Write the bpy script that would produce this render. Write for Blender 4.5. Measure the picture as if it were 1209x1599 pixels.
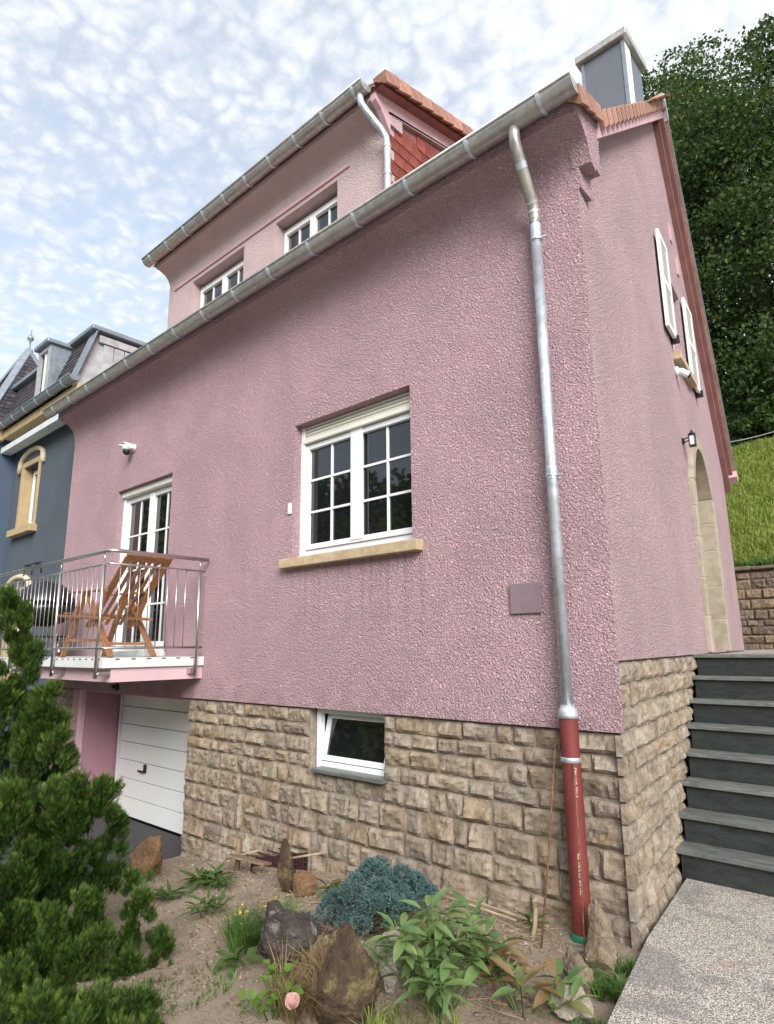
import bpy, bmesh, math, random
import numpy as np
from mathutils import Vector, Matrix, noise

# ------------------------------------------------------------------ scene, camera, light
scene = bpy.context.scene
for o in list(bpy.data.objects):
    bpy.data.objects.remove(o)
COL = scene.collection
R = math.radians

YAW, PITCH, ROLL = R(-41.83), R(12.06), R(-0.597)
CAM_LOC = Vector((1.683, -4.089, 1.68))
cam_d = bpy.data.cameras.new('camera')
cam_d.sensor_fit = 'HORIZONTAL'
cam_d.sensor_width = 36.0
cam_d.lens = 36.0 * 988.07 / 1209.0
cam_d.clip_start = 0.05
cam_d.clip_end = 3000
cam = bpy.data.objects.new('camera', cam_d)
COL.objects.link(cam)
_f = Vector((math.sin(YAW) * math.cos(PITCH), math.cos(YAW) * math.cos(PITCH), math.sin(PITCH)))
_r = Vector((math.cos(YAW), -math.sin(YAW), 0))
_u = _r.cross(_f)
_r2 = _r * math.cos(ROLL) + _u * math.sin(ROLL)
_u2 = _u * math.cos(ROLL) - _r * math.sin(ROLL)
cam.matrix_world = Matrix(((_r2.x, _u2.x, -_f.x, CAM_LOC.x), (_r2.y, _u2.y, -_f.y, CAM_LOC.y),
                           (_r2.z, _u2.z, -_f.z, CAM_LOC.z), (0, 0, 0, 1)))
scene.camera = cam
scene.render.resolution_x, scene.render.resolution_y = 774, 1024

SUN_DIR = Vector((0.78, -0.62, 0.60)).normalized()      # towards the sun, veiled by thin cloud
sun_d = bpy.data.lights.new('sun', 'SUN')
sun_d.energy = 3.2
sun_d.angle = R(34)
sun_d.color = (1.0, 0.965, 0.92)
sun = bpy.data.objects.new('sun', sun_d)
COL.objects.link(sun)
sun.rotation_euler = SUN_DIR.to_track_quat('Z', 'Y').to_euler()

world = bpy.data.worlds.new('World')
scene.world = world
world.use_nodes = True
wn, wl = world.node_tree.nodes, world.node_tree.links
wn.clear()
def WN(t, **k):
    n = wn.new(t)
    for a, b in k.items():
        setattr(n, a, b)
    return n
w_out = WN('ShaderNodeOutputWorld')
w_bg = WN('ShaderNodeBackground')
w_bg.inputs['Strength'].default_value = 0.10
wl.new(w_bg.outputs[0], w_out.inputs[0])
w_sky = WN('ShaderNodeTexSky', sky_type='NISHITA', sun_disc=False)
w_sky.sun_elevation = math.asin(SUN_DIR.z)
w_sky.sun_rotation = math.atan2(SUN_DIR.x, SUN_DIR.y)
w_sky.air_density = 1.0
w_sky.dust_density = 0.6
w_tc = WN('ShaderNodeTexCoord')
w_sep = WN('ShaderNodeSeparateXYZ')
wl.new(w_tc.outputs['Generated'], w_sep.inputs[0])
def wmath(op, a, b=None, clamp=False):
    n = WN('ShaderNodeMath', operation=op, use_clamp=clamp)
    for i, v in enumerate((a, b)):
        if v is None: continue
        if isinstance(v, (int, float)): n.inputs[i].default_value = v
        else: wl.new(v, n.inputs[i])
    return n.outputs[0]
# cloud deck on a flat layer: direction / height
zc = wmath('MAXIMUM', w_sep.outputs['Z'], 0.0)
den = wmath('ADD', zc, 0.12)
cx = wmath('DIVIDE', w_sep.outputs['X'], den)
cy = wmath('DIVIDE', w_sep.outputs['Y'], den)
w_cmb = WN('ShaderNodeCombineXYZ')
wl.new(cx, w_cmb.inputs[0]); wl.new(cy, w_cmb.inputs[1])
def wnoise(scale, detail, rough, dist=0.0, off=(0, 0, 0)):
    m = WN('ShaderNodeMapping')
    m.inputs['Location'].default_value = off
    wl.new(w_cmb.outputs[0], m.inputs[0])
    n = WN('ShaderNodeTexNoise')
    n.inputs['Scale'].default_value = scale
    n.inputs['Detail'].default_value = detail
    n.inputs['Roughness'].default_value = rough
    n.inputs['Distortion'].default_value = dist
    wl.new(m.outputs[0], n.inputs['Vector'])
    return n.outputs['Fac']
big = wnoise(0.75, 2, 0.5, 0.3, (4.3, 1.7, 0))
puff = wnoise(40.0, 6.0, 0.62, 0.5, (1.1, 7.0, 0))
wob = WN('ShaderNodeTexNoise'); wob.inputs['Scale'].default_value = 14.0; wob.inputs['Detail'].default_value = 3.0
wl.new(w_cmb.outputs[0], wob.inputs['Vector'])
wmixv = WN('ShaderNodeVectorMath', operation='MULTIPLY_ADD')
wl.new(wob.outputs['Color'], wmixv.inputs[0]); wmixv.inputs[1].default_value = (0.09, 0.09, 0.0); wl.new(w_cmb.outputs[0], wmixv.inputs[2])
vor = WN('ShaderNodeTexVoronoi', feature='SMOOTH_F1'); vor.inputs['Scale'].default_value = 27.0; vor.inputs['Smoothness'].default_value = 0.35
wl.new(wmixv.outputs[0], vor.inputs['Vector'])
fine = wmath('SUBTRACT', 1.0, wmath('MULTIPLY', vor.outputs['Distance'], 1.1))
s1 = wmath('MULTIPLY', puff, 0.5)
s2 = wmath('MULTIPLY', fine, 0.5)
dens = wmath('ADD', s1, s2)
bank = WN('ShaderNodeMapRange', interpolation_type='SMOOTHSTEP')      # the cloud deck closes up towards the east
bank.inputs['From Min'].default_value = -1.15; bank.inputs['From Max'].default_value = -0.15
bank.inputs['To Min'].default_value = -0.02; bank.inputs['To Max'].default_value = 0.42
wl.new(cx, bank.inputs['Value'])
b2 = wmath('ADD', wmath('MULTIPLY', wmath('SUBTRACT', big, 0.5), 0.60), bank.outputs[0])
dens = wmath('ADD', dens, b2)
w_ramp = WN('ShaderNodeMapRange', interpolation_type='SMOOTHSTEP')
w_ramp.inputs['From Min'].default_value = 0.26
w_ramp.inputs['From Max'].default_value = 0.92
wl.new(dens, w_ramp.inputs['Value'])
# thin veil everywhere so that the gaps are pale
mask = wmath('ADD', wmath('MULTIPLY', w_ramp.outputs[0], 0.48), 0.48, True)
# cloud brightness: thicker parts slightly greyer
w_cr = WN('ShaderNodeMapRange')
w_cr.inputs['From Min'].default_value = 0.50
w_cr.inputs['From Max'].default_value = 1.0
w_cr.inputs['To Min'].default_value = 0.93
w_cr.inputs['To Max'].default_value = 1.06
wl.new(dens, w_cr.inputs['Value'])
w_cc = WN('ShaderNodeCombineXYZ')
CLOUD = 6.6
wl.new(wmath('MULTIPLY', w_cr.outputs[0], CLOUD * 0.96), w_cc.inputs[0])
wl.new(wmath('MULTIPLY', w_cr.outputs[0], CLOUD * 0.995), w_cc.inputs[1])
wl.new(wmath('MULTIPLY', w_cr.outputs[0], CLOUD * 1.03), w_cc.inputs[2])
w_mix = WN('ShaderNodeMix', data_type='RGBA')
wl.new(mask, w_mix.inputs['Factor'])
w_gain = WN('ShaderNodeVectorMath', operation='MULTIPLY')
w_gain.inputs[1].default_value = (1.9, 1.95, 1.9)
wl.new(w_sky.outputs[0], w_gain.inputs[0])
wl.new(w_gain.outputs[0], w_mix.inputs[6])
wl.new(w_cc.outputs[0], w_mix.inputs[7])
wl.new(w_mix.outputs[2], w_bg.inputs['Color'])

vs = scene.view_settings
vs.view_transform = 'Standard'
vs.look = 'None'
vs.exposure = 0.68
scene.render.engine = 'CYCLES'
scene.cycles.max_bounces = 6
scene.cycles.diffuse_bounces = 2
scene.cycles.glossy_bounces = 3
scene.cycles.transmission_bounces = 3
vs.gamma = 1.0
vs.use_curve_mapping = False

# ------------------------------------------------------------------ materials
MATS = {}
class NB:
    """small node builder"""
    def __init__(s, name):
        s.m = bpy.data.materials.new(name)
        s.m.use_nodes = True
        s.nt = s.m.node_tree
        s.n, s.l = s.nt.nodes, s.nt.links
        s.p = s.n['Principled BSDF']
        s.out = s.n['Material Output']
        s.tc = s.n.new('ShaderNodeTexCoord')
        s.geo = None
    def new(s, t, **k):
        n = s.n.new(t)
        for a, b in k.items(): setattr(n, a, b)
        return n
    def set(s, sock, v):
        if isinstance(v, (int, float, tuple, list)):
            if isinstance(v, (tuple, list)) and len(v) == 3 and sock.type == 'RGBA': v = (*v, 1)
            sock.default_value = v
        else: s.l.new(v, sock)
    def noise(s, scale, detail=3, rough=0.5, dist=0.0, coord='Object', vec=None, sc3=None):
        n = s.new('ShaderNodeTexNoise')
        n.inputs['Scale'].default_value = scale
        n.inputs['Detail'].default_value = detail
        n.inputs['Roughness'].default_value = rough
        n.inputs['Distortion'].default_value = dist
        v = vec or s.tc.outputs[coord]
        if sc3:
            mp = s.new('ShaderNodeMapping'); mp.inputs['Scale'].default_value = sc3
            s.l.new(v, mp.inputs[0]); v = mp.outputs[0]
        s.l.new(v, n.inputs['Vector'])
        return n.outputs['Fac']
    def voro(s, scale, feature='F1', coord='Object', out='Distance', rnd=1.0):
        n = s.new('ShaderNodeTexVoronoi', feature=feature)
        n.inputs['Scale'].default_value = scale
        n.inputs['Randomness'].default_value = rnd
        s.l.new(s.tc.outputs[coord], n.inputs['Vector'])
        return n.outputs[out]
    def math(s, op, a, b=0.0, clamp=False):
        n = s.new('ShaderNodeMath', operation=op, use_clamp=clamp)
        s.set(n.inputs[0], a); s.set(n.inputs[1], b)
        return n.outputs[0]
    def rng(s, v, a, b, c=0.0, d=1.0, smooth=True):
        n = s.new('ShaderNodeMapRange')
        if smooth: n.interpolation_type = 'SMOOTHSTEP'
        s.set(n.inputs['Value'], v)
        for i, x in zip(('From Min', 'From Max', 'To Min', 'To Max'), (a, b, c, d)):
            n.inputs[i].default_value = x
        return n.outputs[0]
    def mix(s, f, a, b, blend='MIX'):
        n = s.new('ShaderNodeMix', data_type='RGBA', blend_type=blend)
        s.set(n.inputs['Factor'], f); s.set(n.inputs[6], a); s.set(n.inputs[7], b)
        return n.outputs[2]
    def hsv(s, col, h=0.5, sat=1.0, v=1.0):
        n = s.new('ShaderNodeHueSaturation')
        s.set(n.inputs['Color'], col); s.set(n.inputs['Hue'], h)
        s.set(n.inputs['Saturation'], sat); s.set(n.inputs['Value'], v)
        return n.outputs[0]
    def bump(s, h, strength=0.5, dist=0.01, normal=None):
        n = s.new('ShaderNodeBump')
        n.inputs['Strength'].default_value = strength
        n.inputs['Distance'].default_value = dist
        s.l.new(h, n.inputs['Height'])
        if normal: s.l.new(normal, n.inputs['Normal'])
        s.l.new(n.outputs[0], s.p.inputs['Normal'])
        return n.outputs[0]
    def rand(s):
        return s.new('ShaderNodeObjectInfo').outputs['Random']
    def island(s):
        return s.new('ShaderNodeNewGeometry').outputs['Random Per Island']
    def base(s, c): s.set(s.p.inputs['Base Color'], c)
    def fin(s, rough=0.7, metal=0.0, spec=None):
        s.p.inputs['Roughness'].default_value = rough if not hasattr(rough, 'type') else 0.5
        s.p.inputs['Metallic'].default_value = metal
        if spec is not None: s.p.inputs['Specular IOR Level'].default_value = spec
        MATS[s.m.name] = s.m
        return s.m
def k(c, f): return tuple(min(1.0, x * f) for x in c)

def simple(name, col, rough=0.6, metal=0.0, var=0.12, scale=6.0, bump=0.0, bscale=60, spec=None, objvar=0.0, sc3=None):
    b = NB(name)
    n = b.noise(scale, 4, 0.55, sc3=sc3)
    c = b.mix(b.rng(n, 0.3, 0.7), k(col, 1 - var), k(col, 1 + var))
    if objvar:
        c = b.hsv(c, 0.5, 1.0, b.rng(b.rand(), 0, 1, 1 - objvar, 1 + objvar, False))
    b.base(c)
    if bump: b.bump(b.noise(bscale, 4, 0.6), bump, 0.01)
    return b.fin(rough, metal, spec)

def plaster(name, col, scale=1.0, strength=1.0, dist=0.031, stains=False):
    b = NB(name)
    n1 = b.noise(58 * scale, 3.0, 0.58, 0.8)
    v = b.voro(66 * scale)
    n2 = b.noise(17 * scale, 2, 0.5, 0.4)
    h = b.math('ADD', b.rng(n1, 0.34, 0.66, 0, 0.75), b.math('MULTIPLY', v, -0.55))
    h = b.math('ADD', h, b.math('MULTIPLY', n2, 0.5))
    b.bump(h, strength, dist)
    big = b.noise(1.1, 4, 0.6, 0.4)
    str_ = b.noise(3.0, 4, 0.65, 0.2, sc3=(2.4, 2.4, 0.16))
    c = b.mix(b.rng(big, 0.3, 0.7), k(col, 0.91), k(col, 1.06))
    c = b.mix(b.rng(str_, 0.48, 0.72, 0, 0.38), c, k((col[0] * 0.9, col[1] * 0.88, col[2] * 0.9), 1))
    gr = b.noise(210, 2, 0.6)
    c = b.mix(b.rng(gr, 0.35, 0.65), k(c, 1) if isinstance(c, tuple) else b.hsv(c, 0.5, 1.05, 0.93), b.hsv(c, 0.5, 0.95, 1.07))
    if stains:
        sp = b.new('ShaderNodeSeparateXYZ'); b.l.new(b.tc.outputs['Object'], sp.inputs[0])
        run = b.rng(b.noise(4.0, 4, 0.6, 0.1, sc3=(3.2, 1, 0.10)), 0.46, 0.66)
        sill = b.math('MULTIPLY', b.math('MULTIPLY', b.rng(sp.outputs[0], -3.42, -3.36), b.rng(sp.outputs[0], -1.60, -1.54, 1, 0)), b.math('MULTIPLY', b.rng(sp.outputs[2], 1.5, 2.4), b.rng(sp.outputs[2], 2.47, 2.5, 1, 0)))
        c = b.mix(b.math('MULTIPLY', b.math('MULTIPLY', sill, run), 0.30), c, (0.24, 0.17, 0.165))
        spl = b.math('MULTIPLY', b.rng(sp.outputs[2], 1.13, 1.50, 1, 0), b.rng(b.noise(5.5, 5, 0.7, 0.3), 0.44, 0.66))
        c = b.mix(b.math('MULTIPLY', spl, 0.34), c, (0.30, 0.22, 0.20))
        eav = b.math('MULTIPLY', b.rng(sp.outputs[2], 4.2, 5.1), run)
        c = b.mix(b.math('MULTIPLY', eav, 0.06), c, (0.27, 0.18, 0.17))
    b.base(c)
    return b.fin(0.95, 0, 0.08)

PINK = (0.725, 0.49, 0.54)
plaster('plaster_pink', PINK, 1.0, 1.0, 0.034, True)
plaster('plaster_pink_side', (0.75, 0.535, 0.57), 1.0, 1.0, 0.040)  # paler than the front plaster: the side's stronger light is in the colour
plaster('plaster_dormer', (0.70, 0.545, 0.55), 1.2, 0.7)
simple('paint_pink', (0.60, 0.42, 0.455), 0.75, 0, 0.06, 2.0, 0.15, 120, 0.3)
simple('paint_cove', (0.56, 0.365, 0.395), 0.85, 0, 0.07, 3.0, 0.6, 120, 0.2)
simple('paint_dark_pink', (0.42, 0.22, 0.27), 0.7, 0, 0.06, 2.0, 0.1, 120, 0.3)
simple('verge_board', (0.21, 0.095, 0.085), 0.65, 0, 0.15, 4.0, 0.2, 60)

def stone_mat(name, cols, scale=1.0):
    b = NB(name)
    r = b.rand()
    v = b.new('ShaderNodeValToRGB')
    el = v.color_ramp.elements
    el[0].position = 0; el[0].color = (*cols[0], 1)
    el[1].position = 1; el[1].color = (*cols[-1], 1)
    for i, c in enumerate(cols[1:-1]):
        e = el.new((i + 1) / (len(cols) - 1)); e.color = (*c, 1)
    b.l.new(r, v.inputs[0])
    vec = b.new('ShaderNodeVectorMath', operation='ADD')
    b.l.new(b.tc.outputs['Object'], vec.inputs[0])
    cm = b.new('ShaderNodeCombineXYZ')
    b.l.new(b.math('MULTIPLY', r, 37.0), cm.inputs[0])
    b.l.new(b.math('MULTIPLY', r, 91.0), cm.inputs[2])
    b.l.new(cm.outputs[0], vec.inputs[1])
    n = b.noise(9 * scale, 5, 0.62, 0.3, vec=vec.outputs[0])
    n2 = b.noise(45 * scale, 4, 0.65, 0.2, vec=vec.outputs[0])
    n3 = b.noise(5 * scale, 3, 0.6, 0.6, vec=vec.outputs[0])
    c = b.mix(b.rng(n, 0.3, 0.72), b.hsv(v.outputs[0], 0.5, 1.0, 0.70), b.hsv(v.outputs[0], 0.505, 0.85, 1.22))
    c = b.mix(b.rng(n3, 0.58, 0.74, 0, 0.5), c, (0.30, 0.19, 0.09))
    c = b.mix(b.rng(n2, 0.58, 0.75, 0, 0.55), c, (0.13, 0.105, 0.085))
    b.base(c)
    nb1 = b.noise(22 * scale, 6, 0.68, 0.3, vec=vec.outputs[0])
    b.bump(b.math('ADD', nb1, b.math('MULTIPLY', n2, 0.25)), 0.9, 0.018)
    return b.fin(0.92, 0, 0.15)
stone_mat('sandstone', [(0.29, 0.23, 0.17), (0.34, 0.27, 0.195), (0.245, 0.195, 0.15), (0.32, 0.26, 0.20), (0.32, 0.235, 0.155), (0.275, 0.23, 0.185), (0.36, 0.30, 0.235)])
stone_mat('fieldstone', [(0.19, 0.135, 0.09), (0.24, 0.17, 0.11), (0.15, 0.11, 0.08), (0.21, 0.16, 0.12)])
simple('mortar', (0.31, 0.265, 0.215), 0.95, 0, 0.25, 18, 0.7, 90, 0.1)
simple('dark_mortar', (0.09, 0.07, 0.05), 0.95, 0, 0.3, 9, 0.6, 60, 0.1)
simple('dressed_stone', (0.47, 0.37, 0.24), 0.85, 0, 0.12, 14, 0.25, 160, 0.2, 0.06)
simple('door_stone', (0.34, 0.30, 0.235), 0.85, 0, 0.14, 9, 0.3, 120, 0.2, 0.05)
simple('joint_white', (0.66, 0.60, 0.48), 0.9)

def zinc(name, col, rough=0.42, metal=0.75, spangle=40):
    b = NB(name)
    v = b.voro(spangle, out='Color')
    bw = b.new('ShaderNodeRGBToBW'); b.l.new(v, bw.inputs[0])
    n = b.noise(5, 4, 0.6, 0.3)
    st = b.noise(2.2, 4, 0.65, 0.4, sc3=(1, 1, 3.2))
    f = b.math('ADD', b.math('MULTIPLY', bw.outputs[0], 0.35), b.math('MULTIPLY', n, 0.65))
    c = b.mix(b.rng(f, 0.25, 0.75), k(col, 0.82), k(col, 1.12))
    c = b.mix(b.rng(st, 0.55, 0.75, 0, 0.35), c, k((col[0] * 0.72, col[1] * 0.68, col[2] * 0.6), 1))
    b.base(c)
    rr = b.rng(n, 0.3, 0.7, rough - 0.08, rough + 0.12)
    m = b.fin(0.4, metal)
    b.l.new(rr, b.p.inputs['Roughness'])
    b.bump(b.noise(11, 2, 0.5), 0.08, 0.01)
    return m
zinc('zinc_gutter', (0.46, 0.45, 0.43), 0.38, 0.6, 25)
zinc('zinc_bright', (0.60, 0.66, 0.72), 0.38, 0.7, 30)
zinc('zinc_brown', (0.43, 0.415, 0.375), 0.40, 0.6, 30)
zinc('zinc_flashing', (0.25, 0.29, 0.33), 0.5, 0.4, 30)
simple('stainless', (0.60, 0.57, 0.55), 0.3, 1.0, 0.05)
simple('white_pvc', (0.80, 0.82, 0.84), 0.32, 0, 0.02, 3, 0, 60, 0.5)
simple('white_paint', (0.76, 0.76, 0.74), 0.5, 0, 0.05, 6)
simple('cream_slat', (0.72, 0.70, 0.62), 0.45, 0, 0.04, 5)
simple('black_plastic', (0.012, 0.012, 0.014), 0.4, 0, 0.1)
simple('dark_metal', (0.03, 0.03, 0.035), 0.45, 0.6, 0.1)
simple('rubber', (0.015, 0.015, 0.015), 0.8)
simple('dark_room', (0.012, 0.012, 0.013), 0.9)
simple('curtain', (0.10, 0.085, 0.09), 0.9, 0, 0.2, 14, sc3=(6, 1, 0.3))
simple('deck_white', (0.66, 0.68, 0.67), 0.5, 0, 0.06, 5)
simple('garage_white', (0.86, 0.86, 0.85), 0.42, 0, 0.02, 2)
simple('red_pipe', (0.165, 0.030, 0.027), 0.58, 0, 0.12, 7, 0.05)
simple('green_pipe', (0.02, 0.17, 0.09), 0.45, 0, 0.15, 7)
simple('rust', (0.17, 0.075, 0.04), 0.85, 0, 0.35, 30, 0.4, 120)
simple('old_wood', (0.21, 0.145, 0.09), 0.85, 0, 0.3, 8, 0.4, 60, sc3=(6, 6, 0.6))
simple('dry_wood', (0.34, 0.25, 0.16), 0.85, 0, 0.25, 10, 0.3, 60)
simple('plate_mauve', (0.22, 0.16, 0.185), 0.9, 0, 0.05, 8)
simple('chimney_panel', (0.135, 0.15, 0.18), 0.55, 0.1, 0.06, 3)
simple('pink_cup', (0.65, 0.18, 0.25), 0.4)
simple('dark_red_mesh', (0.06, 0.02, 0.024), 0.7, 0, 0.2, 20)

def glass(name):
    b = NB(name)
    b.base((0.008, 0.009, 0.010))
    b.bump(b.noise(1.6, 1, 0.4), 0.012, 0.05)
    b.p.inputs['IOR'].default_value = 1.75
    return b.fin(0.02, 0, 0.5)
glass('window_glass')

def tile_mat(name, col, objvar=0.2):
    b = NB(name)
    r = b.island()
    n = b.noise(14, 4, 0.6)
    c = b.mix(b.rng(n, 0.3, 0.7), k(col, 0.8), k(col, 1.2))
    c = b.hsv(c, b.rng(r, 0, 1, 0.485, 0.512, False), 1.0, b.rng(r, 0, 1, 1 - objvar, 1 + objvar, False))
    c = b.hsv(c, 0.5, 1.0, b.rng(b.rand(), 0, 1, 1 - objvar, 1 + objvar, False))
    n2 = b.noise(40, 4, 0.65)
    c = b.mix(b.rng(n2, 0.58, 0.72, 0, 0.5), c, k(col, 0.4))
    b.base(c)
    b.bump(b.noise(70, 3, 0.6), 0.3, 0.008)
    return b.fin(0.8, 0, 0.25)
tile_mat('clay_tile', (0.36, 0.195, 0.15))
tile_mat('cheek_tile', (0.20, 0.055, 0.042), 0.22)
tile_mat('slate_roof', (0.085, 0.078, 0.088), 0.35)

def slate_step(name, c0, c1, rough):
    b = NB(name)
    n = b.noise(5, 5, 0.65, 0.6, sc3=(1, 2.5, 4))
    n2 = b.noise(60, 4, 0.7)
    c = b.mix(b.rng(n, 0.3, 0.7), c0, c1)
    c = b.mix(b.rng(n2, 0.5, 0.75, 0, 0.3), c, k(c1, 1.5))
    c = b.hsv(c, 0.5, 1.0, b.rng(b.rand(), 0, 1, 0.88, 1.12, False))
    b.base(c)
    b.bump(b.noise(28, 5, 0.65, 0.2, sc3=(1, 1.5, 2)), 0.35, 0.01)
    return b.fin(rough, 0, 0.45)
slate_step('slate_tread', (0.09, 0.10, 0.095), (0.185, 0.195, 0.178), 0.45)  # paler than the risers: sky light on the tread tops is in the colour
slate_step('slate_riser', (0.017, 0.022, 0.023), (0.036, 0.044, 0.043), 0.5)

def soil_mat():
    b = NB('soil')
    n = b.noise(2.2, 5, 0.65, 0.3)
    n2 = b.noise(38, 5, 0.7, 0.3)
    n3 = b.noise(120, 3, 0.7)
    c = b.mix(b.rng(n, 0.3, 0.7), (0.29, 0.23, 0.175), (0.46, 0.375, 0.29))
    c = b.mix(b.rng(n2, 0.4, 0.7), c, (0.36, 0.29, 0.22))
    c = b.mix(b.rng(n3, 0.62, 0.75, 0, 0.7), c, (0.40, 0.33, 0.25))
    c = b.mix(b.rng(b.noise(75, 3, 0.6), 0.63, 0.72, 0, 0.8), c, (0.08, 0.055, 0.035))
    b.base(c)
    h = b.math('ADD', b.math('MULTIPLY', n2, 0.8), b.math('MULTIPLY', b.noise(90, 5, 0.7), 0.5))
    b.bump(h, 1.0, 0.03)
    return b.fin(0.95, 0, 0.1)
soil_mat()

def aggregate():
    b = NB('exposed_aggregate')
    col = b.voro(155, out='Color')
    d = b.voro(155)
    bw = b.new('ShaderNodeRGBToBW'); b.l.new(col, bw.inputs[0])
    v = b.new('ShaderNodeValToRGB')
    el = v.color_ramp.elements
    el[0].position = 0.12; el[0].color = (0.20, 0.18, 0.155, 1)
    el[1].position = 0.85; el[1].color = (0.86, 0.81, 0.74, 1)
    e = el.new(0.4); e.color = (0.58, 0.50, 0.42, 1)
    e = el.new(0.6); e.color = (0.72, 0.66, 0.59, 1)
    b.l.new(bw.outputs[0], v.inputs[0])
    c = b.mix(b.rng(d, 0.38, 0.62), v.outputs[0], (0.19, 0.175, 0.16))
    st = b.noise(1.6, 5, 0.65, 0.5)
    c = b.mix(b.rng(st, 0.49, 0.56, 0, 0.5), c, (0.16, 0.15, 0.145))
    c = b.mix(b.rng(b.noise(3.1, 4, 0.6, 0.8), 0.62, 0.72, 0, 0.35), c, (0.30, 0.15, 0.06))
    b.base(c)
    b.bump(b.math('MULTIPLY', d, -1.0), 0.7, 0.006)
    return b.fin(0.8, 0, 0.3)
aggregate()

def asphalt():
    b = NB('asphalt')
    n = b.noise(90, 4, 0.7)
    c = b.mix(b.rng(n, 0.35, 0.7), (0.045, 0.045, 0.045), (0.12, 0.115, 0.11))
    b.base(c); b.bump(n, 0.6, 0.008)
    return b.fin(0.9, 0, 0.2)
asphalt()

simple('paving', (0.36, 0.345, 0.32), 0.9, 0, 0.2, 3.0, 0.4, 60, 0.2)
def turf():
    b = NB('turf')
    n = b.noise(1.4, 4, 0.6)
    c = b.mix(b.rng(n, 0.3, 0.7), (0.12, 0.18, 0.03), (0.26, 0.29, 0.08))
    n2 = b.noise(14, 4, 0.7)
    c = b.mix(b.rng(n2, 0.45, 0.7, 0, 0.6), c, (0.05, 0.085, 0.015))
    b.base(c); b.bump(b.noise(40, 4, 0.7), 1.0, 0.05)
    return b.fin(0.95, 0, 0.1)
turf()

def leaf_mat(name, c0, c1, trans=0.3, rough=0.55, tip=None, spec=0.35, var=0.3):
    b = NB(name)
    r = b.island()
    c = b.mix(r, c0, c1)
    c = b.hsv(c, 0.5, 1.0, b.rng(b.math('FRACT', b.math('MULTIPLY', r, 17.3)), 0, 1, 1 - var, 1 + var, False))
    if tip:
        a = b.new('ShaderNodeAttribute', attribute_name='tip')
        c = b.mix(a.outputs['Fac'], c, tip)
    b.base(c)
    m = b.fin(rough, 0, spec)
    t = b.new('ShaderNodeBsdfTranslucent')
    b.set(t.inputs[0], b.hsv(c, 0.49, 1.1, 1.35))
    ms = b.new('ShaderNodeMixShader')
    ms.inputs[0].default_value = trans
    b.l.new(b.p.outputs[0], ms.inputs[1]); b.l.new(t.outputs[0], ms.inputs[2])
    b.l.new(ms.outputs[0], b.out.inputs[0])
    return m
leaf_mat('tree_leaf', (0.026, 0.060, 0.017), (0.082, 0.125, 0.032), 0.34)
leaf_mat('tree_leaf_light', (0.055, 0.105, 0.025), (0.09, 0.15, 0.035), 0.35)
leaf_mat('conifer_leaf', (0.018, 0.045, 0.012), (0.048, 0.094, 0.020), 0.22, 0.6, (0.22, 0.33, 0.045), 0.2)  # dark base, bright tips: new growth plus gap shade and light put in colour
leaf_mat('juniper_leaf', (0.050, 0.105, 0.10), (0.09, 0.155, 0.15), 0.15, 0.65, (0.13, 0.205, 0.19), 0.2)
leaf_mat('grass_leaf', (0.13, 0.21, 0.03), (0.34, 0.37, 0.10), 0.4, 0.6)
leaf_mat('weed_leaf', (0.075, 0.15, 0.04), (0.12, 0.20, 0.05), 0.3, 0.5)
leaf_mat('bright_leaf', (0.13, 0.24, 0.035), (0.20, 0.33, 0.06), 0.35, 0.45)
leaf_mat('dry_leaf', (0.22, 0.15, 0.07), (0.32, 0.24, 0.12), 0.2, 0.8)
leaf_mat('petal', (0.72, 0.42, 0.40), (0.80, 0.58, 0.52), 0.4, 0.6, None, 0.2, 0.05)
leaf_mat('yellow_flower', (0.6, 0.45, 0.03), (0.7, 0.55, 0.06), 0.3, 0.7)

def peony_mat(name, c0, c1):
    b = NB(name)
    r = b.rand()
    c = b.mix(r, c0, c1)
    n = b.noise(18, 3, 0.6)
    c = b.mix(b.rng(n, 0.35, 0.7, 0, 0.35), c, k(c1, 1.25))
    b.base(c)
    m = b.fin(0.38, 0, 0.5)
    b.bump(b.noise(50, 2, 0.5, sc3=(1, 0.3, 1)), 0.15, 0.004)
    t = b.new('ShaderNodeBsdfTranslucent')
    b.set(t.inputs[0], b.hsv(c, 0.49, 1.1, 1.3))
    ms = b.new('ShaderNodeMixShader'); ms.inputs[0].default_value = 0.25
    b.l.new(b.p.outputs[0], ms.inputs[1]); b.l.new(t.outputs[0], ms.inputs[2])
    b.l.new(ms.outputs[0], b.out.inputs[0])
    return m
peony_mat('peony_leaf', (0.08, 0.155, 0.055), (0.17, 0.25, 0.085))
peony_mat('peony_leaf_red', (0.15, 0.17, 0.05), (0.24, 0.13, 0.07))

def bark():
    b = NB('bark')
    n = b.noise(6, 5, 0.65, 0.4, sc3=(3, 3, 0.7))
    b.base(b.mix(b.rng(n, 0.3, 0.7), (0.045, 0.035, 0.027), (0.14, 0.11, 0.085)))
    b.bump(n, 0.8, 0.04)
    return b.fin(0.95, 0, 0.1)
bark()

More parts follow.
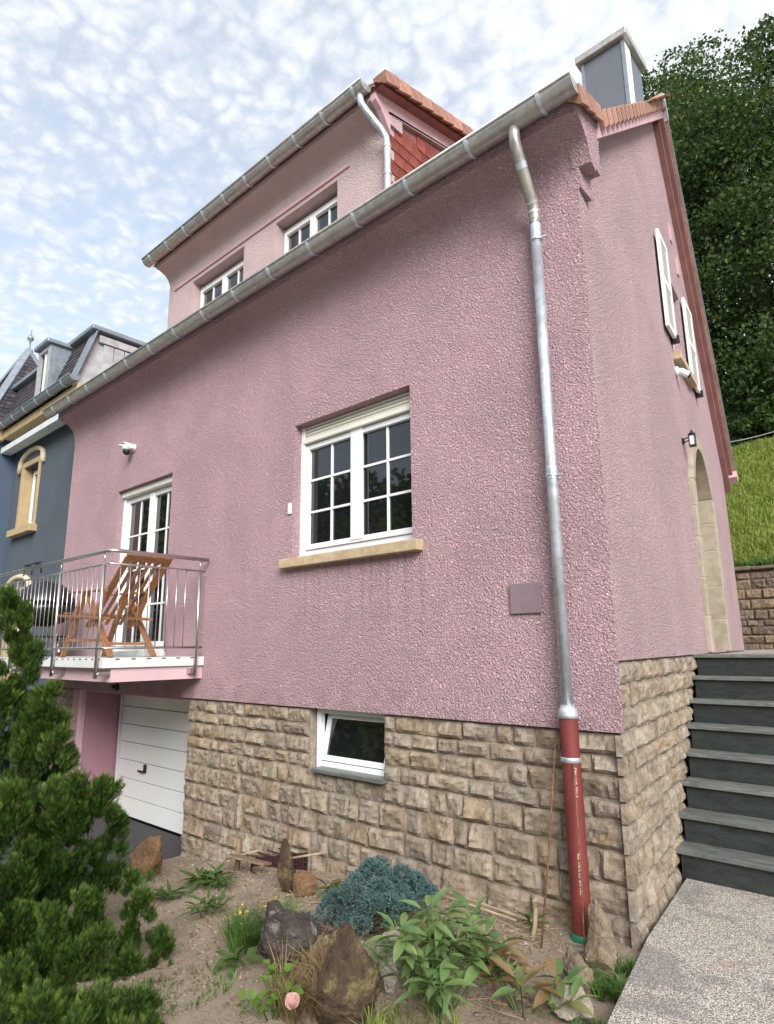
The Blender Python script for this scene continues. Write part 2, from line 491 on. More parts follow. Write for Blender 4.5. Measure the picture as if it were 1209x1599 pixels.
def rock_mat(name, cols, moss=None, lichen=None):
    b = NB(name)
    n = b.noise(6, 6, 0.68, 0.4)
    n2 = b.noise(26, 5, 0.7, 0.2)
    c = b.mix(b.rng(n, 0.32, 0.68), cols[0], cols[1])
    c = b.mix(b.rng(n2, 0.5, 0.72, 0, 0.6), c, cols[2])
    if lichen:
        c = b.mix(b.rng(b.noise(13, 5, 0.7, 0.5), 0.56, 0.66, 0, 0.75), c, lichen)
    if moss:
        mm = b.math('MULTIPLY', b.rng(b.noise(7, 5, 0.7, 0.3), 0.48, 0.62), b.rng(b.noise(45, 3, 0.6), 0.3, 0.55))
        c = b.mix(mm, c, moss)
    b.base(c)
    b.bump(b.math('ADD', n2, b.math('MULTIPLY', b.noise(70, 4, 0.7), 0.6)), 1.0, 0.035)
    return b.fin(0.93, 0, 0.15)
rock_mat('rock_brown', [(0.20, 0.115, 0.06), (0.30, 0.18, 0.10), (0.40, 0.30, 0.20)])
rock_mat('rock_dark', [(0.045, 0.04, 0.038), (0.12, 0.10, 0.09), (0.20, 0.15, 0.12)], None, (0.33, 0.29, 0.27))
rock_mat('rock_mossy', [(0.075, 0.052, 0.035), (0.135, 0.098, 0.068), (0.05, 0.04, 0.03)], (0.21, 0.175, 0.075))
rock_mat('rock_pale', [(0.45, 0.38, 0.30), (0.60, 0.54, 0.46), (0.30, 0.24, 0.18)])
rock_mat('rock_buff', [(0.22, 0.17, 0.115), (0.40, 0.32, 0.23), (0.11, 0.085, 0.06)], None, (0.5, 0.45, 0.36))

def wood(name, c0, c1):
    b = NB(name)
    n = b.noise(9, 5, 0.6, 0.6, sc3=(0.6, 5, 5))
    c = b.mix(b.rng(n, 0.3, 0.7), c0, c1)
    c = b.hsv(c, 0.5, 1, b.rng(b.rand(), 0, 1, 0.85, 1.15, False))
    b.base(c); b.bump(n, 0.15, 0.01)
    return b.fin(0.5, 0, 0.4)
wood('teak', (0.25, 0.105, 0.042), (0.40, 0.19, 0.08))
simple('blue_render', (0.088, 0.106, 0.130), 0.9, 0, 0.06, 2.0, 0.3, 140, 0.15)
simple('blue_render_bay', (0.08, 0.11, 0.16), 0.9, 0, 0.05, 2.0, 0.3, 140, 0.15)
simple('ochre_stone', (0.43, 0.325, 0.175), 0.85, 0, 0.08, 6, 0.2, 90)
simple('cream_trim', (0.60, 0.52, 0.36), 0.8, 0, 0.08, 6, 0.2, 90)
simple('grey_fascia', (0.62, 0.66, 0.70), 0.6, 0, 0.08, 5)
simple('weathered_board', (0.36, 0.36, 0.38), 0.85, 0, 0.15, 6, 0.3, 40)

# ------------------------------------------------------------------ geometry helpers
class MB:
    def __init__(s, xf=None):
        s.v, s.f, s.xf = [], [], xf
    def add(s, vs, fs):
        o = len(s.v)
        s.v += [tuple(p) for p in vs]
        s.f += [tuple(i + o for i in f) for f in fs]
        return s
    def quad(s, a, b, c, d): return s.add([a, b, c, d], [(0, 1, 2, 3)])
    def box(s, x0, x1, y0, y1, z0, z1):
        return s.add([(x0, y0, z0), (x1, y0, z0), (x1, y1, z0), (x0, y1, z0), (x0, y0, z1), (x1, y0, z1), (x1, y1, z1), (x0, y1, z1)],
                     [(0, 3, 2, 1), (4, 5, 6, 7), (0, 1, 5, 4), (1, 2, 6, 5), (2, 3, 7, 6), (3, 0, 4, 7)])
    def bar(s, p, q, w, h, up=(0, 0, 1)):
        p, q, up = Vector(p), Vector(q), Vector(up)
        d = (q - p).normalized()
        a = d.cross(up)
        if a.length < 1e-4: a = d.cross(Vector((1, 0, 0)))
        a.normalize(); b = a.cross(d)
        a, b = a * w / 2, b * h / 2
        vs = [c + x * a + y * b for c in (p, q) for x, y in ((-1, -1), (1, -1), (1, 1), (-1, 1))]
        return s.add(vs, [(0, 1, 2, 3), (7, 6, 5, 4), (0, 4, 5, 1), (1, 5, 6, 2), (2, 6, 7, 3), (3, 7, 4, 0)])
    def tube(s, pts, r, n=10, cap=True):
        pts = [Vector(p) for p in pts]
        rs = r if isinstance(r, (list, tuple)) else [r] * len(pts)
        o = len(s.v)
        ref = None
        for i, p in enumerate(pts):
            d = (pts[min(i + 1, len(pts) - 1)] - pts[max(i - 1, 0)]).normalized()
            if ref is None:
                ref = d.orthogonal().normalized()
            else:
                ref = (ref - d * ref.dot(d)).normalized()
            b = d.cross(ref)
            for j in range(n):
                t = 2 * math.pi * j / n
                s.v.append(tuple(p + (ref * math.cos(t) + b * math.sin(t)) * rs[i]))
        for i in range(len(pts) - 1):
            for j in range(n):
                a, b2 = o + i * n + j, o + i * n + (j + 1) % n
                s.f.append((a, b2, b2 + n, a + n))
        if cap:
            s.f.append(tuple(o + j for j in reversed(range(n))))
            e = o + (len(pts) - 1) * n
            s.f.append(tuple(e + j for j in range(n)))
        return s
    def lathe(s, c, prof, n=20, axis=(0, 0, 1)):
        ax = Vector(axis).normalized(); a = ax.orthogonal().normalized(); b = ax.cross(a)
        o = len(s.v); c = Vector(c)
        for r, h in prof:
            for j in range(n):
                t = 2 * math.pi * j / n
                s.v.append(tuple(c + ax * h + (a * math.cos(t) + b * math.sin(t)) * r))
        for i in range(len(prof) - 1):
            for j in range(n):
                p, q = o + i * n + j, o + i * n + (j + 1) % n
                s.f.append((p, q, q + n, p + n))
        s.f.append(tuple(o + j for j in reversed(range(n))))
        e = o + (len(prof) - 1) * n
        s.f.append(tuple(e + j for j in range(n)))
        return s
    def extrude(s, prof, f0, f1):
        """prof: list of 2D points; f0/f1 map a point to the two ends"""
        n = len(prof)
        s.add([f0(p) for p in prof] + [f1(p) for p in prof],
              [tuple(range(n)), tuple(range(2 * n - 1, n - 1, -1))] + [(i, i + n, (i + 1) % n + n, (i + 1) % n) for i in range(n)])
        return s
    def poly(s, outer, holes, to3, depth_vec, reveal=0.3, edge=True):
        """flat polygon with holes plus reveals of the holes and of the rim along depth_vec"""
        bm = bmesh.new()
        loops = []
        for lp in [outer] + list(holes):
            vs = [bm.verts.new((p[0], p[1], 0)) for p in lp]
            es = [bm.edges.new((vs[i], vs[(i + 1) % len(vs)])) for i in range(len(vs))]
            loops.append(es)
        bmesh.ops.triangle_fill(bm, use_beauty=True, use_dissolve=False, edges=[e for l in loops for e in l], normal=(0, 0, 1))
        bm.verts.ensure_lookup_table()
        bm.verts.index_update()
        vs = [to3(v.co.x, v.co.y) for v in bm.verts]
        fs = [tuple(v.index for v in f.verts) for f in bm.faces]
        bm.free()
        s.add(vs, fs)
        dv = Vector(depth_vec) * reveal
        for li, lp in enumerate([outer] + list(holes)):
            if li == 0 and not edge: continue
            n = len(lp)
            a = [Vector(to3(*p)) for p in lp]
            s.add(a + [p + dv for p in a], [(i, (i + 1) % n, (i + 1) % n + n, i + n) for i in range(n)])
        return s
    def mesh(s, name, mat, smooth=False):
        me = bpy.data.meshes.new(name)
        v = s.v
        if s.xf is not None: v = [tuple(s.xf @ Vector(p)) for p in v]
        me.from_pydata(v, [], s.f)
        fix_normals(me)
        if mat: me.materials.append(MATS[mat])
        if smooth:
            me.polygons.foreach_set('use_smooth', [True] * len(me.polygons))
        me.update()
        return me
    def build(s, name, mat, parent=None, smooth=False, bevel=0.0, auto=None):
        me = s.mesh(name, mat, smooth or auto is not None)
        o = link(name, me, parent)
        if auto is not None:
            me.set_sharp_from_angle(angle=R(auto))
        if bevel:
            m = o.modifiers.new('bevel', 'BEVEL'); m.width = bevel; m.segments = 2; m.limit_method = 'ANGLE'; m.angle_limit = R(40)
        return o
def fix_normals(me):
    bm = bmesh.new(); bm.from_mesh(me)
    bmesh.ops.recalc_face_normals(bm, faces=bm.faces)
    bm.to_mesh(me); bm.free()
def link(name, data, parent=None):
    o = bpy.data.objects.new(name, data)
    COL.objects.link(o)
    if parent is not None:
        o.parent = parent
        if parent.type == 'EMPTY':
            o.matrix_parent_inverse = parent.matrix_basis.inverted()
    return o
def tag(o, label=None, cat=None, group=None, kind=None):
    if label: o['label'] = label
    if cat: o['category'] = cat
    if group: o['group'] = group
    if kind: o['kind'] = kind
    return o
def thing(name, loc, label, cat, group=None):
    e = bpy.data.objects.new(name, None)
    e.empty_display_size = 0.2
    e.location = loc
    e.matrix_basis = Matrix.Translation(loc)
    COL.objects.link(e)
    return tag(e, label, cat, group)
def np_mesh(name, verts, faces, mat, parent=None, attr=None, smooth=False):
    """fast mesh from numpy arrays; faces (n,k)"""
    me = bpy.data.meshes.new(name)
    nv, nf, kk = len(verts), len(faces), faces.shape[1]
    me.vertices.add(nv); me.loops.add(nf * kk); me.polygons.add(nf)
    me.vertices.foreach_set('co', verts.astype(np.float32).ravel())
    me.loops.foreach_set('vertex_index', faces.astype(np.int32).ravel())
    me.polygons.foreach_set('loop_start', np.arange(0, nf * kk, kk, dtype=np.int32))
    me.update(calc_edges=True)
    if attr is not None:
        a = me.attributes.new('tip', 'FLOAT', 'POINT')
        a.data.foreach_set('value', attr.astype(np.float32))
    if smooth: me.polygons.foreach_set('use_smooth', np.ones(nf, dtype=bool))
    me.materials.append(MATS[mat])
    return link(name, me, parent)

A = R(7.0)                                   # the gable wall leaves the front at 83 degrees
SIDE = Matrix.Rotation(math.pi / 2 + A, 4, 'Z')   # local (s, -outward, z)
def S(s, off, z): return SIDE @ Vector((s, -off, z))

# ------------------------------------------------------------------ the setting
def soil_z(x, y):
    t = min(max((-x - 1.2) / 4.0, 0), 1)
    z = -0.085 - 0.50 * t ** 1.35
    z += -0.05 * min(max((-y - 1.2) / 2.0, 0), 1)
    z += 0.05 * math.exp(-((x + 1.3) ** 2 + (y + 1.3) ** 2) / 0.5)
    return z
def soil_zn(x, y):
    return soil_z(x, y) + 0.018 * noise.noise((x * 3, y * 3, 1)) + 0.012 * noise.noise((x * 11, y * 11, 5)) + 0.006 * noise.noise((x * 31, y * 31, 7))

mb = MB(); g = 600
mb.quad((-g, -g, -0.95), (g, -g, -0.95), (g, g, -0.95), (-g, g, -0.95))
tag(mb.build('ground', 'paving'), 'plain ground reaching to the horizon', 'ground', kind='structure')

def path_edge(y): return 0.035 - 0.18 * y if y < 0 else 0.035 - 0.12 * y
def grid_sheet(x0, x1, nx, y0, y1, ny, fz, xmap=None):
    vs, fs = [], []
    for j in range(ny + 1):
        for i in range(nx + 1):
            y = y0 + (y1 - y0) * j / ny
            x = x0 + (x1 - x0) * i / nx if xmap is None else xmap(i / nx, y)
            vs.append((x, y, fz(x, y)))
    for j in range(ny):
        for i in range(nx):
            a = j * (nx + 1) + i
            fs.append((a, a + 1, a + nx + 2, a + nx + 1))
    return vs, fs
mb = MB()
mb.add(*grid_sheet(0, 0, 150, -5.0, 0.12, 120, soil_zn, lambda t, y: -5.25 + (path_edge(y) + 0.03 + 5.25) * t))
tag(mb.build('garden_bed', 'soil', smooth=True), 'bare brown earth of the front garden bed', 'garden bed', kind='structure')
mb = MB()
mb.box(-14, -5.05, -9, 0.56, -0.9, -0.62)
tag(mb.build('driveway', 'asphalt'), 'dark asphalt driveway before the garage', 'driveway', kind='structure')
mb = MB()
ys = [-9, -5, -3, -1.5, -0.6, 0.0, 1.3]
prof = [(path_edge(y), y) for y in ys] + [(3.2, 1.3), (3.2, -9)]
mb.extrude(prof, lambda p: (p[0], p[1], 0.0), lambda p: (p[0], p[1], -0.16))
tag(mb.build('path', 'exposed_aggregate'), 'exposed aggregate concrete path beside the house corner', 'path', kind='structure')

# ------------------------------------------------------------------ the pink house
HX0, HX1 = -9.03, 0.0
house = thing('pink_house', (-4.5, 3.4, 0.0), 'pink roughcast house with stone base, balcony and tiled dormer roof', 'house')

Z_EAVE = 5.15
win_hole = [(-3.27, 2.56), (-1.69, 2.56), (-1.69, 3.975), (-3.27, 3.975)]
door_hole = [(-7.27, 1.60), (-5.74, 1.60), (-5.74, 3.95), (-7.27, 3.95)]
mb = MB()
mb.poly([(HX0, 1.135), (HX1, 1.135), (HX1, Z_EAVE + 0.1), (HX0, Z_EAVE + 0.1)], [win_hole, door_hole], lambda x, z: (x, 0.0, z), (0, 1, 0), 0.16, edge=False)
mb.quad((HX0, 0, 1.135), (-0.03, 0, 1.135), (-0.03, 0.1, 1.135), (HX0, 0.1, 1.135))
mb.quad((HX0, 0, 1.135), (HX0, 0.3, 1.135), (HX0, 0.3, 5.2), (HX0, 0, 5.2))
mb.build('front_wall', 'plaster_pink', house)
# garage recess: lintel, cheeks and ceiling
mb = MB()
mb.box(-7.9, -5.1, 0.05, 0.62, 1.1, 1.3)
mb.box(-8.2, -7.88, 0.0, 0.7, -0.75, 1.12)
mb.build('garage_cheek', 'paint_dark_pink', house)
mb = MB()
mb.box(-7.955, -7.872, -0.012, 0.05, -0.7, 1.133)
mb.build('garage_edge_trim', 'paint_pink', house)

# gable wall with the door arch and the upper window
RIDGE_S, RIDGE_Z = 3.88, 8.86
REAR_S, REAR_Z = 6.79, 4.55
def rake_front(s): return 5.55 + (RIDGE_Z - 5.55) / RIDGE_S * s
def rake_rear(s): return RIDGE_Z + (REAR_Z - RIDGE_Z) / (REAR_S - RIDGE_S) * (s - RIDGE_S)
D0, D1, DSP, DAP = 3.62, 4.94, 3.55, 4.12
def arch(s0, s1, zb, zs, za, n=8):
    c = (s0 + s1) / 2
    pts = [(s0, zb), (s1, zb), (s1, zs)]
    for i in range(1, 2 * n):
        t = i / (2 * n)
        s_ = s1 + (s0 - s1) * t
        u = abs(2 * t - 1)
        pts.append((s_, zs + (za - zs) * (1 - u ** 2.2)))
    pts.append((s0, zs))
    return pts
W0, W1, WZ0, WZ1 = 3.50, 4.33, 5.05, 6.22
mb = MB()
mb.poly([(0, 1.58), (REAR_S, 1.58), (REAR_S, REAR_Z), (RIDGE_S, RIDGE_Z), (0, 5.55)],
        [arch(D0, D1, 1.60, DSP, DAP), [(W0, WZ0), (W1, WZ0), (W1, WZ1), (W0, WZ1)]],
        lambda s, z: S(s, 0, z), S(0, -1, 0), 0.16, edge=False)
mb.build('side_wall', 'plaster_pink_side', house)
# hidden walls close the volume
mb = MB()
rb, lb = S(REAR_S, 0, 0), Vector((HX0, 6.7, 0))
mb.quad((rb.x, rb.y, -0.7), (rb.x, rb.y, 4.55), (lb.x, lb.y, 4.55), (lb.x, lb.y, -0.7))
mb.add([(HX0, 0, -0.7), (HX0, 6.7, -0.7), (HX0, 6.7, 4.55), (HX0, 3.85, 8.86), (HX0, 0, 5.5)], [(0, 1, 2, 3, 4)])
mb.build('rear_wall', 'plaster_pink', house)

# base wall: mortar bed with every rock-faced stone its own piece
base = MB()
bw_hole = [(-3.0, 0.60), (-2.07, 0.60), (-2.07, 1.134), (-3.0, 1.134)]
base.poly([(-5.11, -0.85), (-0.042, -0.85), (-0.042, 1.15), (-5.11, 1.15)], [bw_hole], lambda x, z: (x, 0.045, z), (0, 1, 0), 0.14, edge=False)
base.poly([(0.042, -0.3), (6.7, -0.3), (6.7, 1.6), (0.02, 1.6)], [], lambda s, z: S(s, -0.035, z), S(0, -1, 0), 0.2, edge=False)
base.quad((-5.112, 0.045, -0.8), (-5.112, 0.62, -0.8), (-5.112, 0.62, 1.12), (-5.112, 0.045, 1.12))
pier = MB(); pier.poly([(-9.16, -0.85), (-7.9, -0.85), (-7.9, 1.15), (-9.16, 1.15)], [], lambda x, z: (x, 0.045, z), (0, 1, 0), 0.3)
pier_o = pier.build('base_wall', 'mortar', house)
base_o = base.build('base_wall', 'mortar', house)
tag(base_o, 'rock-faced sandstone base')

rng = random.Random(11)
def stone_mesh(w, h, seed, proud=0.045, corner=0):
    """rock-faced block: local x along, z up, outward -y"""
    nx, nz = max(5, int(w / 0.025)), max(5, int(h / 0.024))
    r = random.Random(seed)
    vs, fs = [], []
    tx, tz = r.uniform(-0.018, 0.018), r.uniform(-0.02, 0.012)
    cut = r.uniform(-0.5, 0.5), r.uniform(0, 6.28)
    for j in range(nz + 1):
        for i in range(nx + 1):
            u, v = i / nx, j / nz
            x, z = (u - 0.5) * w, (v - 0.5) * h
            e = min(u * w, (1 - u) * w, v * h, (1 - v) * h)
            if corner > 0 and u > 0.5: e = min(u * w, v * h, (1 - v) * h)
            if corner < 0 and u < 0.5: e = min((1 - u) * w, v * h, (1 - v) * h)
            t = min(e / 0.019, 1.0)
            t = t * t * (3 - 2 * t)
            d = proud * (0.42 + 0.58 * t)
            nn = noise.noise((x * 7 + seed * 3.1, z * 9, seed * 1.7)) * 0.018 + (0.3 - abs(noise.noise((x * 13 + seed, z * 17, seed * 0.7)))) * 0.026 + noise.noise((x * 31 + seed, z * 37, seed * 0.3)) * 0.009
            fac = (u - 0.5 - cut[0]) * math.cos(cut[1]) + (v - 0.5) * math.sin(cut[1])
            nn += -0.03 * max(0, fac) + tx * (u - 0.5) * 2 + tz * (v - 0.5) * 2
            d += nn * (0.35 + 0.65 * t)
            jx = (noise.noise((z * 14 + seed, seed * 2.3, u * 3)) * 0.007) * (1 if e < 0.004 else 0.4)
            jz = (noise.noise((x * 12 - seed, seed * 4.1, v * 3)) * 0.006) * (1 if e < 0.004 else 0.4)
            vs.append((x + jx, -max(d, 0.006), z + jz))
    def id_(i, j): return j * (nx + 1) + i
    for j in range(nz):
        for i in range(nx):
            fs.append((id_(i, j), id_(i + 1, j), id_(i + 1, j + 1), id_(i, j + 1)))
    rim = [id_(i, 0) for i in range(nx + 1)] + [id_(nx, j) for j in range(1, nz + 1)] + [id_(i, nz) for i in range(nx - 1, -1, -1)] + [id_(0, j) for j in range(nz - 1, 0, -1)]
    o = len(vs)
    for q in rim: vs.append((vs[q][0], 0.02, vs[q][2]))
    n = len(rim)
    for q in range(n):
        a, b = rim[q], rim[(q + 1) % n]
        fs.append((b, a, o + q, o + (q + 1) % n))
    me = bpy.data.meshes.new('stone')
    me.from_pydata(vs, [], fs)
    me.materials.append(MATS['sandstone'])
    me.update()
    return me
courses = []
z = 1.128
for h in (0.138, 0.118, 0.150, 0.122):
    courses.append((z - h, z)); z -= h
while z > -0.75:
    h = rng.choice((0.118, 0.135, 0.15, 0.175, 0.19))
    courses.append((z - h, z)); z -= h
seed = 0
def put_stone(cx, cz, w, h, side=False, corner=0, host=None):
    global seed
    seed += 1
    g = rng.uniform(0.012, 0.024)
    me = stone_mesh(w - g, h - g * rng.uniform(0.8, 1.1), seed, rng.uniform(0.024, 0.038), corner)
    o = link('stone', me, host or base_o)
    if side:
        o.matrix_basis = Matrix.Translation(S(cx, -0.037, cz)) @ SIDE @ Matrix.Rotation(rng.uniform(-0.02, 0.02), 4, 'Y')
    else:
        o.matrix_basis = Matrix.Translation((cx, 0.045, cz)) @ Matrix.Rotation(rng.uniform(-0.02, 0.02), 4, 'Y')
blocked = {}
for ri, (z0, z1) in enumerate(courses):
    segs = [(-5.105, -3.0), (-2.07, -0.024)] if ri < 4 else [(-5.105, -0.024)]
    segs = segs + [(-9.155, -7.96)]
    # stones that rise through two courses leave their place taken in the next one
    taken = blocked.get(ri, [])
    for (xa, xb) in segs:
        x = xb
        first = True
        while x > xa + 0.02:
            w = rng.choice((0.14, 0.18, 0.22, 0.26, 0.31, 0.38)) + rng.uniform(-0.03, 0.03)
            if first and xb > -1: w = (0.46, 0.22, 0.36, 0.25)[ri % 4] + rng.uniform(-0.03, 0.03)
            hit = [t for t in taken if t[0] < x - 0.001 and t[1] > x - w]
            if hit:
                t = max(hit, key=lambda q: q[1])
                if t[1] >= x - 0.06:
                    x = t[0]; first = False; continue
                w = x - t[1]
            if x - w < xa + 0.10: w = x - xa
            l, r_ = x - w, x
            lim = soil_z((l + r_) / 2, 0) - 0.10
            if xb > -1 and z1 < lim: x = l; first = False; continue
            zz0 = z0
            if not first and w < 0.2 and 4 <= ri < len(courses) - 2 and rng.random() < 0.14 and l > xa + 0.2:
                zz0 = courses[ri + 1][0]
                blocked.setdefault(ri + 1, []).append((l, r_))
            put_stone((l + r_) / 2, (zz0 + z1) / 2, w, z1 - zz0, False, 0, pier_o if xb < -7 else None)
            x = l; first = False
# gable side, continuing the same courses up to 1.58
sc = [(1.128, 1.275), (1.275, 1.425), (1.425, 1.575)] + courses
for ri, (z0, z1) in enumerate(sc):
    if z1 < -0.12: continue
    s = -0.018 if ri > 2 else 0.012
    first = True
    smax = 3.3
    while s < smax:
        w = rng.uniform(0.15, 0.33)
        if first: w = (0.16, 0.30, 0.2, 0.34)[ri % 4]
        slope_s = 1.15 + (z0 + 0.05) / 0.195 * 0.215
        if s > slope_s + 0.25 and z1 < 1.45: break
        put_stone(s + w / 2, (z0 + z1) / 2, w, z1 - z0, True, -1 if first else 0)
        s += w; first = False

# ---- eaves: coved soffit, gutter
cove = [(0.004, 5.06), (-0.003, 5.14), (-0.015, 5.22), (-0.05, 5.305), (-0.11, 5.37), (-0.19, 5.42), (-0.30, 5.455), (-0.30, 5.56), (0.2, 5.70), (0.2, 5.06)]
mb = MB(); mb.extrude(cove, lambda p: (HX0 - 0.02, p[0], p[1]), lambda p: (0.02, p[0], p[1]))
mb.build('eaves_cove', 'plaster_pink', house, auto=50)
kn = [(-0.303, 5.456), (-0.19, 5.421), (-0.11, 5.376), (-0.05, 5.301), (-0.02, 5.225), (0.10, 5.215), (0.11, 5.255), (0.225, 5.265), (0.235, 5.30), (0.25, 5.56), (0.40, 5.86), (-0.305, 5.60)]
mb = MB(); mb.extrude(kn, lambda p: S(p[0], 0.115, p[1]), lambda p: S(p[0], -0.03, p[1]))
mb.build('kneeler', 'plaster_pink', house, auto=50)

def gutter(name, parent, x0, x1, yc, zc, r, bracket_xs, mat='zinc_gutter'):
    n = 14
    mb = MB()
    prof = []
    for i in range(n + 1):
        t = math.pi + math.pi * i / n
        prof.append((math.cos(t) * r, math.sin(t) * r))
    prof_in = [(a * 0.96, b * 0.96) for a, b in prof[::-1]]
    full = prof + [(r, 0.05)] + [(r * 0.96, 0.05)] + prof_in
    mb.extrude([(yc + a, zc + b) for a, b in full], lambda p: (x0, p[0], p[1]), lambda p: (x1, p[0], p[1]))
    o = mb.build(name, mat, parent, auto=40)
    b2 = MB()
    b2.tube([(x0, yc - r - 0.004, zc + 0.006), (x1, yc - r - 0.004, zc + 0.006)], 0.013, 10)
    b2.build('gutter_bead', mat, o, smooth=True)
    for e in (x0, x1):
        c = MB(); c.add([(e, yc + a, zc + b) for a, b in prof], [tuple(range(n + 1))])
        c.v += [(p[0] + 0.003, p[1], p[2]) for p in c.v[:n + 1]]
        c.f.append(tuple(range(2 * n + 1, n, -1)))
        c.build('gutter_end', mat, o)
    bm_ = None
    for bx in bracket_xs:
        if bm_ is None:
            b = MB()
            rr = r + 0.010
            outer = [(math.cos(math.pi + math.pi * i / n) * rr, math.sin(math.pi + math.pi * i / n) * rr) for i in range(n + 1)]
            inner = [(a * 0.93, c * 0.93) for a, c in outer[::-1]]
            b.extrude(outer + inner, lambda p: (-0.014, p[0], p[1]), lambda p: (0.014, p[0], p[1]))
            bm_ = b.mesh('gutter_bracket', 'zinc_bright', True)
            bm_.set_sharp_from_angle(angle=R(40))
        ob = link('gutter_bracket', bm_, o)
        ob.location = (bx, yc, zc)
    return o
gx0, gx1 = -9.22, 0.20
gutter('gutter', house, gx0, gx1, -0.392, 5.585, 0.088, [gx0 + 0.35 + i * 0.63 for i in range(15)])

# ---- main roof
def tile_field(name, parent, mat, p0, ux, uv, nx, nv, w, h, thick=0.025, wave=True, skip=None, jit=0.004):
    """overlapping tiles laid from the eave up; ux across, uv up the slope"""
    ux, uv = Vector(ux).normalized(), Vector(uv).normalized()
    nn = ux.cross(uv)
    if nn.z < 0 and abs(nn.z) > 0.2: nn = -nn
    r = random.Random(5)
    mb = MB()
    for j in range(nv):
        for i in range(nx):
            if skip and skip(i, j): continue
            o = Vector(p0) + ux * (i * w + r.uniform(-jit, jit)) + uv * (j * h)
            pts = []
            cols = ((0, 0.0), (0.3, 0.02), (0.7, 0.02), (1.0, 0.0)) if wave else ((0, 0), (0.96, 0))
            for vv, lift in ((0.0, thick), (1.12, 0.0)):
                for uu, wz in cols:
                    pts.append(o + ux * (uu * w * 0.985) + uv * (vv * h) + nn * (lift + wz + 0.01))
            n = len(cols)
            for uu, wz in cols:
                pts.append(o + ux * (uu * w * 0.985) + nn * (wz - 0.004))
            fs = [(q, q + 1, q + 1 + n, q + n) for q in range(n - 1)] + [(q + 1, q, q + 2 * n, q + 1 + 2 * n) for q in range(n - 1)]
            mb.add(pts, fs)
    o = mb.build(name, mat, parent)
    return o
mb = MB()
rt = S(RIDGE_S, 0.12, RIDGE_Z + 0.03)
e0, e1 = Vector((HX0 - 0.1, -0.30, 5.57)), Vector((0.16, -0.30, 5.57))
m0, m1 = Vector((HX0 - 0.1, 0.35, 5.90)), S(0.35, 0.14, 5.90)
t0, t1 = Vector((HX0 - 0.1, rt.y, RIDGE_Z + 0.03)), rt
r0, r1 = Vector((HX0 - 0.1, 7.0, 4.35)), S(REAR_S + 0.16, 0.14, 4.35)
mb.add([e0, e1, m1, m0, t1, t0, r1, r0], [(0, 1, 2, 3), (3, 2, 4, 5), (5, 4, 6, 7)])
roof = mb.build('roof', 'clay_tile', house)
DX0, DX1 = -6.34, -2.0
up = Vector((0, t0.y - 0.35, RIDGE_Z + 0.03 - 5.90)).normalized()
tf = tile_field('roof_tile', roof, 'clay_tile', (HX0 - 0.1, -0.32, 5.59), (1, 0, 0), (0, 0.65, 0.33), 40, 2, 0.231, 0.34)
tf['kind'] = 'stuff'
tf = tile_field('roof_tile', roof, 'clay_tile', (HX0 - 0.1, 0.36, 5.915), (1, 0, 0), up, 39, 13, 0.231, 0.34,
                skip=lambda i, j: DX0 - 0.1 < HX0 - 0.1 + i * 0.231 < DX1 and j < 6)
tf['kind'] = 'stuff'
mb = MB(); mb.tube([t0 + Vector((0, 0, 0.02)), t1 + Vector((0.05, 0, 0.02))], 0.11, 10)
mb.build('ridge', 'clay_tile', roof, smooth=True)

# verge: plaster band, boards, and the row of verge tiles
mb = MB()
band = [(0.22, rake_front(0.22) + 0.02), (RIDGE_S, RIDGE_Z + 0.0), (RIDGE_S, RIDGE_Z - 0.20), (0.22, rake_front(0.22) - 0.14)]
mb.extrude(band, lambda p: S(p[0], 0.13, p[1]), lambda p: S(p[0], -0.02, p[1]))
mb.build('verge_band', 'paint_cove', house)
mb = MB()
dn = Vector((REAR_S - RIDGE_S, REAR_Z - RIDGE_Z)).normalized()
nrm = Vector((dn.y, -dn.x))   # pointing inward/down
def rearpt(s, d): return (s - nrm.x * 0 + nrm.x * d * 1.0, rake_rear(s) + nrm.y * d)
for o1, d0, d1 in ((0.075, 0.0, 0.19), (0.13, -0.03, 0.075)):
    a, b = RIDGE_S - 0.02, REAR_S + 0.14
    pr = [(a, rake_rear(a) - d0 * 1.6), (b, rake_rear(b) - d0 * 1.6), (b, rake_rear(b) - d1 * 1.6), (a, rake_rear(a) - d1 * 1.6)]
    mb.extrude(pr, lambda p: S(p[0], o1, p[1]), lambda p: S(p[0], -0.02, p[1]))
mb.build('verge_board', 'verge_board', house)
mb = MB()
mb.bar(S(REAR_S + 0.10, 0.10, 4.32), S(REAR_S + 0.20, 0.10, 4.25), 0.18, 0.14)
mb.build('rear_eave_block', 'paint_cove', house)
vt = MB()
vt.add([(-0.09, 0.02, 0.03), (0.12, 0.02, 0.045), (0.12, -0.15, 0.045), (-0.09, -0.15, 0.03),
        (-0.09, -0.15, -0.10), (0.12, -0.15, -0.075), (-0.09, 0.02, 0.0), (0.12, 0.02, 0.01), (-0.09, -0.13, -0.10), (0.12, -0.13, -0.075)],
       [(0, 1, 2, 3), (3, 2, 5, 4), (0, 3, 4, 8, 6), (1, 7, 9, 5, 2), (4, 5, 9, 8), (6, 8, 9, 7), (0, 6, 7, 1)])
vme = vt.mesh('verge_tile', 'clay_tile')
ang_f = math.atan2(RIDGE_Z - 5.55, RIDGE_S)
vpts = []
for i in range(3):                                  # the flared foot at the eave
    vpts.append((-0.30 + i * 0.20, 5.585 + i * 0.095, 0.42))
s_ = 0.30
while s_ < RIDGE_S - 0.05:
    vpts.append((s_, rake_front(s_) + 0.055, ang_f)); s_ += 0.19
for (s_, z_, a_) in vpts:
    o = link('verge_tile', vme, roof)
    o.matrix_basis = Matrix.Translation(S(s_, 0.02, z_)) @ SIDE @ Matrix.Rotation(-a_ + rng.uniform(-0.03, 0.03), 4, 'Y')
